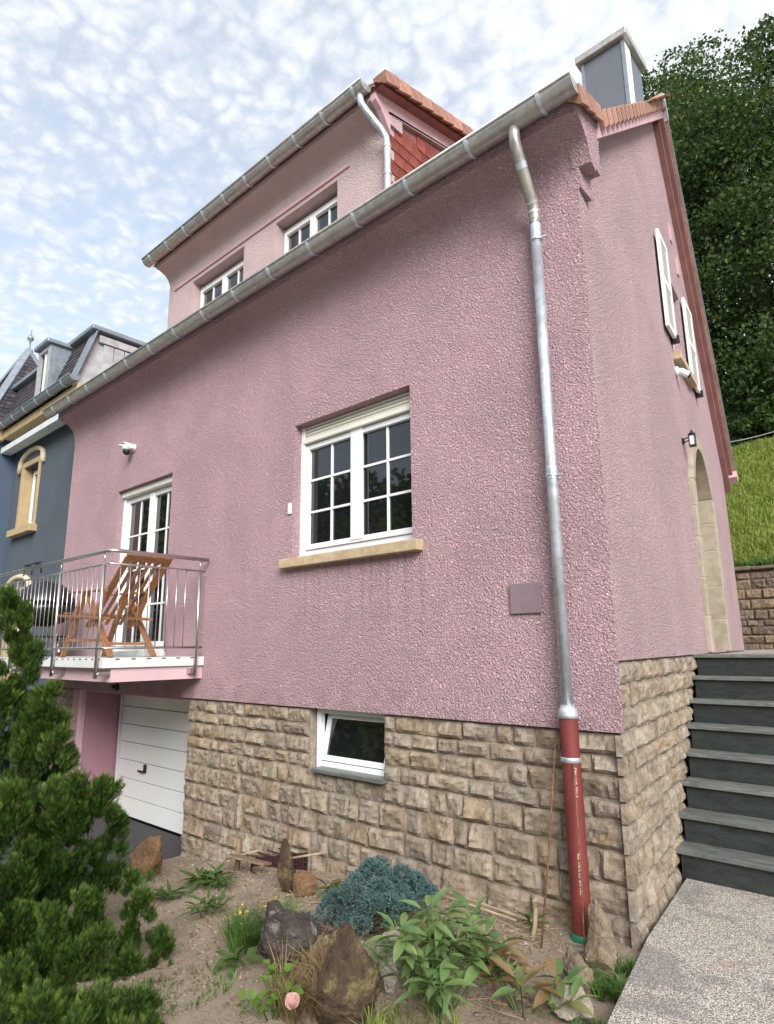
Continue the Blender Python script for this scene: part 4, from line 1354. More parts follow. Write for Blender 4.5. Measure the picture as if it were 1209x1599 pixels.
def leaf_quads(c, size, r, flat=0.35, aspect=0.62, up=0.5):
    n = len(c)
    nrm = r.normal(size=(n, 3)); nrm[:, 2] += up
    nrm /= np.linalg.norm(nrm, axis=1, keepdims=True)
    t = r.normal(size=(n, 3)); t -= nrm * np.sum(t * nrm, 1, keepdims=True)
    t /= np.linalg.norm(t, axis=1, keepdims=True)
    b = np.cross(nrm, t)
    s = (size * r.uniform(0.6, 1.35, n))[:, None]
    v = np.stack([c - t * s * 0.5, c + b * s * 0.5 * aspect - t * s * 0.05, c + t * s * 0.5 - nrm * s * 0.12, c - b * s * 0.5 * aspect - t * s * 0.05], 1).reshape(-1, 3)
    f = np.arange(n * 4).reshape(n, 4)
    return v, f
def tree(label, base, height, crown_c, crown_r, nleaf, leaf, mat, rs, trunk_r=0.28, group='trees of the wood behind the house', clumps=70, name='tree', cat='tree'):
    r = np.random.default_rng(rs)
    t = thing(name, base, label, cat, group)
    bx, by, bz = base
    m = MB()
    pr = random.Random(rs)
    top = Vector(crown_c) + Vector((0, 0, crown_r[2] * 0.55))
    pth = [Vector(base) - Vector((0, 0, 0.3))]
    for i in range(1, 7):
        q = Vector(base).lerp(top, i / 6)
        pth.append(q + Vector((pr.uniform(-0.15, 0.15), pr.uniform(-0.15, 0.15), 0)))
    m.tube(pth, [trunk_r * (1 - 0.13 * i) for i in range(7)], 9)
    # clumps spread in the crown volume, most of them near the surface
    cc = []
    while len(cc) < clumps:
        d = r.normal(size=3); d /= np.linalg.norm(d)
        rad = r.uniform(0.35, 1.0) ** 0.6
        p = np.array(crown_c) + d * np.array(crown_r) * rad
        cc.append(p)
    cc = np.array(cc)
    for i in range(0, clumps, 4):
        s0 = pth[3 + i % 3]
        e = Vector(cc[i])
        mid = s0.lerp(e, 0.5) + Vector((0, 0, -0.2))
        m.tube([s0, mid, e], [trunk_r * 0.32, trunk_r * 0.18, trunk_r * 0.05], 5)
    m.build('trunk', 'bark', t, smooth=True)
    k_ = r.integers(0, clumps, nleaf)
    cr = (min(crown_r) * r.uniform(0.22, 0.42, clumps))
    d = r.normal(size=(nleaf, 3)); d /= np.linalg.norm(d, axis=1, keepdims=True)
    rad = r.uniform(0.3, 1.0, nleaf) ** 0.5
    pos = cc[k_] + d * (cr[k_] * rad)[:, None] * np.array([1.15, 1.15, 0.75])
    pos += r.normal(size=(nleaf, 3)) * 0.05
    v, f = leaf_quads(pos, leaf, r)
    np_mesh('crown', v, f, mat, t)
    return t
tree('largest broad-leaved tree of the wood, crown rising right of the chimney', (-1.5, 19.0, 7.4), 16, (-1.9, 18.6, 15.4), (3.8, 3.2, 7.6), 90000, 0.15, 'tree_leaf', 31, 0.34, clumps=190)
tree('broad-leaved tree with its crown against the rear roof verge', (-4.6, 21.5, 7.8), 14, (-4.7, 21.2, 18.0), (2.7, 3.0, 8.2), 52000, 0.14, 'tree_leaf', 32, 0.26, clumps=90)
tree('broad-leaved tree cut off by the right edge of the picture', (2.2, 20.5, 7.8), 15, (2.4, 20.2, 15.4), (3.0, 3.2, 7.6), 36000, 0.14, 'tree_leaf', 33, 0.3, clumps=90)
tree('low dark tree hanging over the top of the grass slope', (-2.6, 24.0, 8.2), 9, (-2.6, 23.6, 12.2), (3.6, 2.2, 4.2), 30000, 0.18, 'tree_leaf', 34, 0.2, clumps=80)
tree('tall dark tree deep in the wood', (0.2, 27.0, 8.3), 15, (0.0, 27.0, 15.5), (4.5, 2.5, 7.5), 30000, 0.2, 'tree_leaf', 35, 0.24, clumps=80)
for i, (x, y, rad, h, mt, lab) in enumerate([
        (-3.2, 17.4, 1.0, 1.1, 'tree_leaf', 'dark bush at the top of the slope beside the roof verge'),
        (-1.7, 18.0, 1.1, 1.5, 'tree_leaf_light', 'lighter green bush at the foot of the largest tree'),
        (-0.3, 17.6, 0.9, 1.0, 'tree_leaf', 'dark bush at the right edge above the grass slope'),
        (-4.6, 23.0, 2.6, 2.8, 'tree_leaf', 'wide thicket in the shade behind the bushes'),
        (0.8, 24.5, 2.8, 3.2, 'tree_leaf', 'tall thicket in the shade at the right edge')]):
    tree(lab, (x, y, hill_z(x, y) - 0.1), h, (x, y, hill_z(x, y) + h * 0.5), (rad, rad * 0.8, h * 0.62), 9000, 0.13, mt, 60 + i, 0.05, 'bushes at the wood edge', 34, 'bush', 'bush')
fw = thing('wire_fence', (-1.5, 15.9, 7.3), 'thin sagging fence wire along the top of the grass slope', 'fence')
m = MB()
fp = []
for i in range(15):
    x = -4.2 + i * 0.4
    fp.append((x, 15.6, 7.35 + 0.10 * math.sin(i * 0.9) * 0.3 + 0.012 * i))
m.tube(fp, 0.014, 6); m.build('wire', 'weathered_board', fw)
for x in (-4.0, 1.2):
    m = MB(); m.tube([(x, 15.6, 6.8), (x, 15.6, 7.6)], 0.04, 8); m.build('post', 'old_wood', fw)

# wooded hill across the valley, behind the photographer (mirrored in the panes)
def far_z(x, y):
    d = math.hypot(x + 4, y + 4)
    t = min(max((d - 26) / 46, 0), 1)
    return -1.2 + 26 * t * t * (3 - 2 * t) * (0.75 + 0.35 * noise.noise((x * 0.02, y * 0.02, 2)))
vs, fs = [], []
NA, NR = 60, 14
for j in range(NR):
    for i in range(NA):
        a = R(176) + R(150) * i / (NA - 1)
        d = 24 + j * 8
        x, y = -4 + d * math.cos(a), -4 + d * math.sin(a)
        vs.append((x, y, far_z(x, y) + (2.0 * noise.noise((x * 0.2, y * 0.2, 8)) if j else 0)))
for j in range(NR - 1):
    for i in range(NA - 1):
        q = j * NA + i
        fs.append((q, q + 1, q + 1 + NA, q + NA))
m = MB(); m.add(vs, fs)
tag(m.build('opposite_hill', 'turf', smooth=True), 'wooded hill across the valley', 'hill', kind='structure')
r = np.random.default_rng(77)
cl = []
for _ in range(700):
    a = R(176) + R(150) * r.random(); d = 36 + 70 * r.random()
    x, y = -4 + d * math.cos(a), -4 + d * math.sin(a)
    cl.append((x, y, far_z(x, y) + 2.0))
cl = np.array(cl)
idx = r.integers(0, len(cl), 42000)
d = r.normal(size=(len(idx), 3)); d /= np.linalg.norm(d, axis=1, keepdims=True)
pos = cl[idx] + d * np.array([3.0, 3.0, 3.6]) * (r.uniform(0.5, 1.0, len(idx)) ** 0.5)[:, None]
v, f = leaf_quads(pos, 1.1, r)
tag(np_mesh('far_wood', v, f, 'tree_leaf'), 'far wood on the opposite hillside', 'wood', kind='stuff')

# ------------------------------------------------------------------ neighbour house
nb = thing('neighbour_house', (-13.0, 3.0, -0.8), 'slate blue rendered house with mansard slate roof and ochre trim', 'house')
NY = 0.30
m = MB()
nwin = [(-12.25, 4.08), (-11.42, 4.08), (-11.42, 5.34), (-12.25, 5.34)]
nwin2 = [(-12.25, 1.08), (-11.42, 1.08), (-11.42, 2.75), (-12.25, 2.75)]
m.poly([(-12.95, -0.9), (-9.05, -0.9), (-9.05, 6.3), (-12.95, 6.3)], [nwin, nwin2], lambda x, z: (x, NY, z), (0, 1, 0), 0.3)
m.build('wall', 'blue_render', nb)
m = MB(); m.box(-17, -12.92, -0.02, 3.0, -0.9, 6.3); m.build('bay_wall', 'blue_render_bay', nb)
m = MB(); m.box(-17, -9.2, 3.0, 9.0, -0.9, 6.3); m.build('rear_volume', 'blue_render', nb)
for z0, z1 in ((4.08, 5.34), (1.08, 2.75)):
    w = sash_window('window', nb, -12.2, -11.45, z0 + 0.02, z1 - 0.02, NY + 0.15, 1, 1, 1, 0.05, 0.05)
    m = MB(); m.box(-12.37, -12.22, NY - 0.03, NY + 0.2, z0 - 0.02, z1 + 0.02); m.build('jamb', 'ochre_stone', nb, bevel=0.01)
    m = MB(); m.box(-11.45, -11.36, NY - 0.03, NY + 0.2, z0 - 0.02, z1 + 0.02); m.build('jamb', 'ochre_stone', nb, bevel=0.01)
    m = MB(); m.box(-12.37, -11.36, NY - 0.035, NY + 0.2, z1 + 0.01, z1 + 0.12); m.build('lintel', 'ochre_stone', nb, bevel=0.01)
    m = MB(); m.box(-12.48, -11.25, NY - 0.14, NY + 0.2, z0 - 0.16, z0 - 0.02); m.build('sill', 'ochre_stone', nb, bevel=0.012)
    hp = [(-12.5, z1 - 0.05)]
    for i in range(13):
        t = math.pi * i / 12
        hp.append((-11.85 - 0.60 * math.cos(t), z1 + 0.12 + 0.22 * math.sin(t)))
    hp.append((-11.22, z1 - 0.05))
    m = MB(); m.tube([(p[0], NY - 0.02, p[1]) for p in hp], 0.055, 8); m.build('hood_mould', 'cream_trim', nb, smooth=True)
m = MB(); m.box(-12.9, -9.04, NY - 0.30, NY - 0.10, 5.75, 5.87); m.build('fascia', 'grey_fascia', nb, bevel=0.006)
m = MB(); m.box(-12.9, -9.04, NY - 0.09, NY + 0.0, 5.87, 6.02); m.build('shadow_board', 'dark_metal', nb)
m = MB(); m.box(-12.74, -9.04, NY - 0.34, NY + 0.1, 6.02, 6.2); m.build('cornice', 'ochre_stone', nb, bevel=0.015)
m = MB(); m.box(-17, -12.75, -0.42, 0.0, 6.0, 6.2); m.build('cornice', 'ochre_stone', nb, bevel=0.015)
gutter('gutter', nb, -12.7, -9.02, -0.12, 6.29, 0.085, [-12.4 + i * 0.6 for i in range(6)], 'zinc_flashing')
gutter('gutter', nb, -17, -12.65, -0.50, 6.29, 0.085, [-16.4 + i * 0.6 for i in range(6)], 'zinc_flashing')
# mansard
MZ0, MZ1, MY0, MY1, MX = 6.27, 7.50, 0.0, 0.42, -9.62
m = MB(); m.add([(-17, MY0, MZ0), (MX + 0.18, MY0, MZ0), (MX, MY1, MZ1), (-17, MY1, MZ1), (MX + 0.18, 8.9, MZ0), (MX, 8.5, MZ1), (-17, 8.5, MZ1)], [(0, 1, 2, 3), (1, 4, 5, 2), (3, 2, 5, 6)])
man = m.build('mansard_roof', 'weathered_board', nb)
sl = tile_field('slate', man, 'slate_roof', (-16.9, MY0 - 0.01, MZ0), (1, 0, 0), (0, MY1 - MY0, MZ1 - MZ0), 44, 11, 0.165, 0.115, 0.012, False)
sl['kind'] = 'stuff'
m = MB(); m.bar((MX + 0.16, MY0 - 0.03, MZ0), (MX - 0.02, MY1 - 0.03, MZ1), 0.30, 0.03, (0, -1, 0.2)); m.build('hip_flashing', 'zinc_flashing', man)
m = MB(); m.box(-17, MX + 0.16, MY1 - 0.14, 8.6, MZ1, MZ1 + 0.09); m.build('roof_edge', 'zinc_flashing', man, bevel=0.015)
for i in range(9):
    m = MB(); y = 0.55 + i * 0.20
    m.box(MX - 0.02, MX + 0.08, y, y + 0.185, MZ0 - 0.3, MZ1 - 0.22); m.build('board', 'weathered_board', man, bevel=0.004)
m = MB(); m.box(MX - 0.02, MX + 0.10, 0.45, 8.0, MZ1 - 0.20, MZ1 - 0.06); m.build('board', 'weathered_board', man, bevel=0.006)
# roof dormers
for dx in (-10.85,):
    m = MB(); 
    frame_box(m, dx - 0.28, dx + 0.28, MZ0 + 0.1, MZ1 - 0.06, MY0 - 0.04, MY0 + 0.05, 0.09)
    dw = m.build('roof_dormer', 'weathered_board', man)
    m = MB(); m.box(dx - 0.20, dx + 0.20, MY0 + 0.02, MY0 + 0.03, MZ0 + 0.16, MZ1 - 0.14); m.build('pane', 'window_glass', nb)
    m = MB(); m.box(dx - 0.025, dx + 0.025, MY0 - 0.01, MY0 + 0.02, MZ0 + 0.16, MZ1 - 0.14); m.build('glazing_bar', 'white_paint', nb)
    for e in (-0.29, 0.29):
        m = MB(); m.add([(dx + e, MY0 - 0.02, MZ0 + 0.05), (dx + e, MY0 - 0.02, MZ1 - 0.05), (dx + e, MY1 + 0.1, MZ1 - 0.05)], [(0, 1, 2)]); m.build('dormer_cheek', 'zinc_flashing', nb)
    m = MB(); m.box(dx - 0.35, dx + 0.35, MY0 - 0.12, MY1 + 0.1, MZ1 - 0.05, MZ1 + 0.04); m.build('dormer_hood', 'zinc_flashing', nb, bevel=0.02)
# pointed turret roof over the bay
ap = Vector((-14.5, 0.8, 8.95))
b4 = [Vector((-15.9, -0.40, 6.3)), Vector((-13.0, -0.40, 6.3)), Vector((-13.0, 2.0, 6.3)), Vector((-15.9, 2.0, 6.3))]
m = MB(); m.add([*b4, ap], [(0, 1, 4), (1, 2, 4), (2, 3, 4), (3, 0, 4)])
tu = m.build('turret_roof', 'slate_roof', nb)
m = MB()
for i in range(4):
    a, b = b4[i], b4[(i + 1) % 4]
    n = (b - a).cross(ap - a).normalized()
    if n.dot(ap - Vector((ap.x, ap.y, 6.0)) ) < 0: n = -n
    rows = 22
    for j in range(rows):
        t0, t1 = j / rows, (j + 1.15) / rows
        p0, p1 = a.lerp(ap, t0), b.lerp(ap, t0)
        q0, q1 = a.lerp(ap, min(t1, 1)), b.lerp(ap, min(t1, 1))
        cnt = max(1, int((p1 - p0).length / 0.18))
        for c in range(cnt):
            u0, u1 = c / cnt, (c + 0.96) / cnt
            m.quad(p0.lerp(p1, u0) + n * 0.022, p0.lerp(p1, u1) + n * 0.022, q0.lerp(q1, u1) + n * 0.008, q0.lerp(q1, u0) + n * 0.008)
o = m.build('turret_slate', 'slate_roof', tu); o['kind'] = 'stuff'
for i in (0, 1, 2):
    m = MB(); m.bar(b4[i], ap, 0.16, 0.05); m.build('turret_hip', 'zinc_flashing', tu)
m = MB(); m.lathe(ap, [(0.16, -0.35), (0.05, -0.02), (0.025, 0.0), (0.022, 0.22), (0.07, 0.28), (0.08, 0.32), (0.04, 0.38), (0.015, 0.42), (0.01, 0.55)], 12); m.build('finial', 'zinc_flashing', tu, smooth=True)

# ------------------------------------------------------------------ small fixtures
def dome_cam():
    c = thing('security_camera', (-6.86, 0, 4.53), 'white dome security camera above the balcony door', 'camera')
    m = MB(); m.lathe((-6.86, -0.012, 4.53), [(0.055, -0.01), (0.058, 0.005), (0.05, 0.02)], 18, (0, -1, 0)); m.build('mount', 'white_pvc', c, smooth=True)
    m = MB(); m.box(-6.93, -6.80, -0.14, -0.02, 4.50, 4.545); m.lathe((-6.87, -0.11, 4.49), [(0.045, -0.01), (0.06, 0.0), (0.06, 0.05), (0.04, 0.07)], 18); m.build('housing', 'white_pvc', c, bevel=0.008)
    m = MB(); m.lathe((-6.87, -0.11, 4.44), [(0.012, -0.035), (0.035, -0.022), (0.05, 0.0), (0.052, 0.03), (0.045, 0.05)], 18); m.build('lens_ball', 'black_plastic', c, smooth=True)
    for x in (-6.95, -6.80):
        m = MB(); m.bar((x, -0.03, 4.55), (x - 0.07, -0.16, 4.585), 0.016, 0.012); m.build('antenna', 'white_pvc', c)
dome_cam()
c = thing('security_camera', S(3.42, 0, 4.78), 'white bullet security camera under the gable window shutter', 'camera')
m = MB(SIDE); m.tube([(3.42, -0.02, 4.83), (3.42, -0.06, 4.82), (3.46, -0.13, 4.77)], [0.03, 0.042, 0.042], 14); m.build('housing', 'white_pvc', c, smooth=True)
m = MB(SIDE); m.tube([(3.46, -0.13, 4.77), (3.465, -0.15, 4.76)], [0.034, 0.036], 14); m.build('lens', 'black_plastic', c, smooth=True)
m = MB(SIDE); m.lathe((3.42, 0.0, 4.83), [(0.06, -0.0), (0.06, 0.03), (0.03, 0.05)], 14, (0, -1, 0)); m.build('mount', 'white_pvc', c, smooth=True)
c = thing('wall_lantern', S(3.36, 0, 3.92), 'small black wall lantern beside the stone door arch', 'lamp')
m = MB(SIDE); m.lathe((3.36, 0, 3.95), [(0.04, 0), (0.04, 0.015), (0.015, 0.025)], 12, (0, -1, 0)); m.build('mount', 'dark_metal', c)
m = MB(SIDE); m.tube([(3.36, -0.01, 3.97), (3.36, -0.06, 3.985), (3.36, -0.10, 4.0)], 0.007, 8); m.tube([(3.36, -0.01, 3.93), (3.36, -0.07, 3.95)], 0.006, 6); m.build('arm', 'dark_metal', c)
m = MB(SIDE)
for dz in (3.88, 4.01): m.box(3.325, 3.395, -0.14, -0.07, dz - 0.008, dz + 0.008)
for a, b in ((3.329, -0.136), (3.391, -0.136), (3.329, -0.074), (3.391, -0.074)): m.tube([(a, b, 3.88), (a, b, 4.01)], 0.005, 6)
m.lathe((3.36, -0.105, 4.015), [(0.042, 0), (0.015, 0.03), (0.005, 0.055)], 10); m.build('cage', 'dark_metal', c)
m = MB(SIDE); m.box(3.337, 3.383, -0.128, -0.082, 3.889, 4.0); m.build('glass', 'white_paint', c)
c = thing('floodlight', (-6.62, -0.02, 1.25), 'small grey and black sensor floodlight under the balcony', 'lamp')
m = MB(); m.box(-6.68, -6.58, -0.14, -0.01, 1.26, 1.35); m.build('housing', 'weathered_board', c, bevel=0.01)
m = MB(); m.lathe((-6.60, -0.12, 1.20), [(0.02, -0.04), (0.035, -0.02), (0.035, 0.02), (0.015, 0.06)], 12); m.box(-6.70, -6.60, -0.18, -0.13, 1.19, 1.24); m.build('sensor', 'black_plastic', c, bevel=0.005)
m = MB(); m.box(-3.335, -3.29, -0.022, 0.0, 3.03, 3.145)
tag(m.build('door_sensor', 'white_pvc', bevel=0.006), 'tiny white box on the wall left of the large window', 'sensor')
m = MB(); m.box(-0.765, -0.515, -0.02, -0.002, 1.905, 2.125)
tag(m.build('wall_plate', 'plate_mauve', bevel=0.006), 'plain mauve square plate on the pink wall beside the downpipe', 'plate')
# cup by the balcony door
m = MB(); m.lathe((-6.0, -0.05, 1.66), [(0.03, 0), (0.04, 0.02), (0.045, 0.10), (0.04, 0.11)], 16)
tag(m.build('cup', 'pink_cup', smooth=True), 'small pink cup on the step of the balcony door', 'cup')
m = MB(); m.box(-5.72, -5.62, -0.30, -0.03, 1.60, 1.78)
tag(m.build('planter_block', 'deck_white', bevel=0.008), 'pale block standing beside the balcony door', 'block')

# reclining wooden chair
ch_ = thing('deck_chair', (-5.8, -0.65, 1.6), 'slatted teak reclining chair on the balcony', 'chair')
YN, YF = -0.88, -0.38
for y in (YN, YF):
    dx = 0.0
    m = MB(); m.bar((-6.48, y, 1.605), (-5.98, y, 2.36), 0.03, 0.065, (0, 1, 0)); m.build('leg', 'teak', ch_, bevel=0.006)
    m = MB(); m.bar((-5.28, y + 0.033, 1.605), (-6.02, y + 0.033, 2.36), 0.03, 0.065, (0, 1, 0)); m.build('leg', 'teak', ch_, bevel=0.006)
    m = MB(); m.bar((-6.62, y - 0.033, 2.10), (-5.28, y - 0.033, 2.02), 0.03, 0.06, (0, 1, 0)); m.build('seat_rail', 'teak', ch_, bevel=0.006)
    m = MB(); m.bar((-6.45, y, 2.375), (-5.45, y, 2.345), 0.055, 0.025); m.build('armrest', 'teak', ch_, bevel=0.008)
    m = MB(); m.bar((-6.0, y + 0.065, 1.95), (-5.12, y + 0.065, 2.69), 0.028, 0.06, (0, 1, 0)); m.build('back_stile', 'teak', ch_, bevel=0.006)
    m = MB(); m.bar((-5.45, y, 2.34), (-5.72, y, 1.95), 0.025, 0.05, (0, 1, 0)); m.build('strut', 'teak', ch_, bevel=0.005)
m = MB(); m.bar((-5.12, YN + 0.04, 2.69), (-5.12, YF + 0.09, 2.69), 0.11, 0.03, (0.65, 0, -0.75)); m.build('top_rail', 'teak', ch_, bevel=0.012)
for zz, xx in ((2.08, -6.55), (1.75, -5.42), (1.80, -6.33)):
    m = MB(); m.bar((xx, YN, zz), (xx, YF, zz), 0.04, 0.03); m.build('stretcher', 'teak', ch_, bevel=0.004)
for i in range(6):
    y = YN + 0.10 + i * (YF - YN - 0.08) / 5.0
    m = MB(); m.bar((-5.97, y, 1.98), (-5.14, y, 2.675), 0.042, 0.014, (-0.66, 0, 0.75)); m.build('slat', 'teak', ch_, bevel=0.003)
for i in range(8):
    x = -6.55 + i * 0.085
    m = MB(); m.bar((x, YN, 2.13 - i * 0.006), (x, YF, 2.13 - i * 0.006), 0.055, 0.016); m.build('slat', 'teak', ch_, bevel=0.003)

# covered barbecue
bq = thing('barbecue', (-8.1, -0.55, 1.6), 'black covered kettle barbecue with splayed legs on the balcony', 'barbecue')
m = MB(); m.lathe((-8.1, -0.55, 0), [(0.10, 2.02), (0.27, 2.08), (0.37, 2.2), (0.40, 2.32)], 24); m.build('bowl', 'black_plastic', bq, smooth=True)
m = MB(); m.lathe((-8.1, -0.55, 0), [(0.41, 2.325), (0.40, 2.38), (0.33, 2.52), (0.2, 2.62), (0.05, 2.66)], 24); m.build('lid', 'black_plastic', bq, smooth=True)
m = MB(); m.box(-7.70, -7.35, -0.75, -0.35, 2.24, 2.265); m.build('side_shelf', 'dark_metal', bq, bevel=0.005)
for a in (0.4, 2.5, 4.5):
    x, y = -8.1 + 0.38 * math.cos(a), -0.55 + 0.32 * math.sin(a)
    m = MB(); m.tube([(-8.1 + 0.2 * math.cos(a), -0.55 + 0.2 * math.sin(a), 2.1), (x, y, 1.62)], 0.014, 8); lg = m.build('leg', 'stainless', bq)
    m = MB(); m.tube([(x, y, 1.66), (x + 0.01 * math.cos(a), y, 1.60)], 0.018, 8); m.build('foot_cap', 'rubber', lg)
m = MB(); m.box(-8.45, -7.6, -0.8, -0.3, 1.86, 1.88); m.build('lower_shelf', 'dark_metal', bq)
for i, x in enumerate((-6.72, -7.02)):
    c = thing('rail_hook', (x, RY, 2.69), 'black hook clamp on the balcony handrail, ' + ('nearer the wooden chair' if i == 0 else 'farther from the wooden chair'), 'hook', 'hooks on the handrail')
    m = MB(); m.tube([(x, RY - 0.05, 2.60), (x, RY - 0.035, 2.72), (x, RY + 0.04, 2.73), (x, RY + 0.045, 2.62)], 0.010, 8); m.bar((x - 0.16, RY, 2.745), (x + 0.09, RY, 2.745), 0.018, 0.014); m.build('clamp', 'black_plastic', c)

# ------------------------------------------------------------------ garden: rocks
def rock(label, loc, size, mat, rs, peak=0.0, sub=4, rotz=0.0, sink=0.12, lean=(0, 0), cuts=14, group='garden rocks'):
    bm = bmesh.new()
    bmesh.ops.create_icosphere(bm, subdivisions=sub, radius=1.0)
    r = random.Random(rs)
    planes = []
    for _ in range(cuts):
        n = Vector((r.gauss(0, 1), r.gauss(0, 1), r.gauss(0, 0.7))).normalized()
        planes.append((n, r.uniform(0.5, 0.8)))
    o_ = Vector((rs * 3.7, rs * 1.3, rs * 7.1))
    for v in bm.verts:
        p = v.co.copy()
        for n, d in planes:
            q = p.dot(n)
            if q > d: p -= n * (q - d) * 0.92
        n = p.normalized()
        p += n * (0.18 * noise.noise(p * 1.7 + o_) + 0.13 * (0.35 - abs(noise.noise(p * 3.6 + o_))) + 0.055 * noise.noise(p * 9 + o_) + 0.028 * noise.noise(p * 21 + o_))
        if peak:
            t = max(0, p.z + 0.3)
            p.x *= 1 - peak * min(t, 1.15) * 0.7; p.y *= 1 - peak * min(t, 1.15) * 0.7
        p.x *= size[0] / 2; p.y *= size[1] / 2; p.z *= size[2] / 2
        p.x += lean[0] * p.z; p.y += lean[1] * p.z
        v.co = p
    me = bpy.data.meshes.new('rock'); bm.to_mesh(me); bm.free()
    me.materials.append(MATS[mat])
    me.polygons.foreach_set('use_smooth', [True] * len(me.polygons))
    me.set_sharp_from_angle(angle=R(35))
    o = link('rock', me)
    x, y = loc
    o.location = (x, y, soil_z(x, y) + size[2] * (0.5 - sink)); o.rotation_euler.z = rotz
    tag(o, label, 'rock', group)
    return o
rock('reddish brown boulder in front of the garage door', (-4.62, -0.62), (0.44, 0.34, 0.44), 'rock_brown', 3, 0.30, rotz=0.5, lean=(0.25, 0))
rock('dark grey lichen-spotted boulder in the middle of the bed', (-1.42, -1.52), (0.46, 0.40, 0.38), 'rock_dark', 8, 0.05, 5, rotz=0.3, sink=0.14)
rock('pointed mossy boulder at the bottom centre of the bed', (-0.78, -1.66), (0.52, 0.42, 0.50), 'rock_mossy', 12, 0.55, 5, rotz=0.8, sink=0.16, lean=(0.05, 0))
rock('pale cream rock behind the pointed mossy boulder', (-0.80, -1.28), (0.28, 0.24, 0.34), 'rock_pale', 15, 0.2, rotz=1.0, lean=(0.0, 0.0))
rock('buff rock leaning against the green pipe collar', (-0.16, -0.20), (0.22, 0.17, 0.34), 'rock_buff', 19, 0.45, rotz=0.4, lean=(-0.15, 0))
rock('broad buff rock at the foot of the leaning rock', (-0.08, -0.36), (0.30, 0.24, 0.20), 'rock_buff', 23, 0.1, rotz=1.4)
rock('rounded buff rock with dark cracks beside the path edge', (-0.10, -0.63), (0.24, 0.20, 0.22), 'rock_buff', 27, 0.0, rotz=2.0)
rock('flat pale stone at the lowest corner of the path edge', (-0.02, -0.86), (0.28, 0.22, 0.15), 'rock_pale', 29, 0.0, rotz=2.6)
rock('slim upright stone beside the light well', (-2.62, -0.52), (0.22, 0.14, 0.44), 'rock_mossy', 33, 0.2, rotz=0.2)
rock('squat dark brown block beside the slim upright stone', (-2.40, -0.52), (0.24, 0.17, 0.20), 'rock_brown', 36, 0.0, rotz=0.2, cuts=14)
rock('low pale kerb stone behind the conifer beside the driveway', (-4.75, -1.0), (0.62, 0.18, 0.16), 'rock_pale', 39, 0.0, rotz=-0.5)
rock('small flat orange-brown stone on the bare earth', (-3.55, -1.16), (0.14, 0.10, 0.05), 'rock_brown', 43, 0.0, rotz=0.6, sub=3)
rock('half-buried grey-brown stone behind the peony', (-0.62, -0.72), (0.36, 0.26, 0.16), 'rock_buff', 47, 0.0, rotz=0.9)

# pebbles and clods on the earth (nobody could count them)
r = np.random.default_rng(5)
PV, PF = [], []
ico = bmesh.new(); bmesh.ops.create_icosphere(ico, subdivisions=1, radius=1.0)
iv = np.array([v.co[:] for v in ico.verts]); jf = np.array([[v.index for v in f.verts] for f in ico.faces]); ico.free()
def scatter_clods(name, n, smin, smax, mat, label, cat, rs):
    r = np.random.default_rng(rs)
    V, F = [], []
    for i in range(n):
        x = -4.9 + 4.8 * r.random(); y = -3.0 + 2.95 * r.random()
        if x > path_edge(y) - 0.05: continue
        s = smin + (smax - smin) * r.random() ** 3
        p = iv * (1 + 0.3 * r.normal(size=(len(iv), 1)) * 0.6) * s * np.array([1, r.uniform(0.6, 1.1), r.uniform(0.45, 0.8)])
        a = r.uniform(0, 6.28); c_, s_ = math.cos(a), math.sin(a)
        p = p @ np.array([[c_, s_, 0], [-s_, c_, 0], [0, 0, 1]]) + np.array([x, y, soil_zn(x, y) + s * 0.15])
        V.append(p); F.append(jf + len(iv) * len(V) - len(iv))
    o = np_mesh(name, np.concatenate(V), np.concatenate(F), mat)
    tag(o, label, cat, kind='stuff')
scatter_clods('clods', 6000, 0.004, 0.020, 'soil', 'crumbly clods of dry earth over the bed', 'earth', 61)
scatter_clods('pebbles', 260, 0.005, 0.018, 'rock_pale', 'pale pebbles strewn over the bed', 'pebbles', 62)
# dry leaves and twigs
pts = np.array([(x, y, soil_zn(x, y) + 0.012) for x, y in zip(-4.6 + 4.4 * r.random(1000), -2.6 + 2.5 * r.random(1000)) if x < path_edge(y) - 0.05])
v, f = leaf_quads(pts, 0.035, r, up=3.0, aspect=0.5)
tag(np_mesh('dry_leaves', v, f, 'dry_leaf'), 'dry fallen leaves strewn over the bed', 'leaves', kind='stuff')
m = MB(); tr = random.Random(4)
for _ in range(340):
    x, y = tr.uniform(-2.6, -0.25), tr.uniform(-1.2, -0.08)
    a, L = tr.uniform(0, 6.28), tr.uniform(0.05, 0.2)
    z = soil_zn(x, y) + 0.015
    m.tube([(x, y, z), (x + L * 0.5 * math.cos(a), y + L * 0.5 * math.sin(a), z + tr.uniform(0, 0.02)), (x + L * math.cos(a + 0.3), y + L * math.sin(a + 0.3), z)], 0.0022, 4)
tag(m.build('twigs', 'dry_wood'), 'dry twigs strewn along the wall foot', 'twigs', kind='stuff')

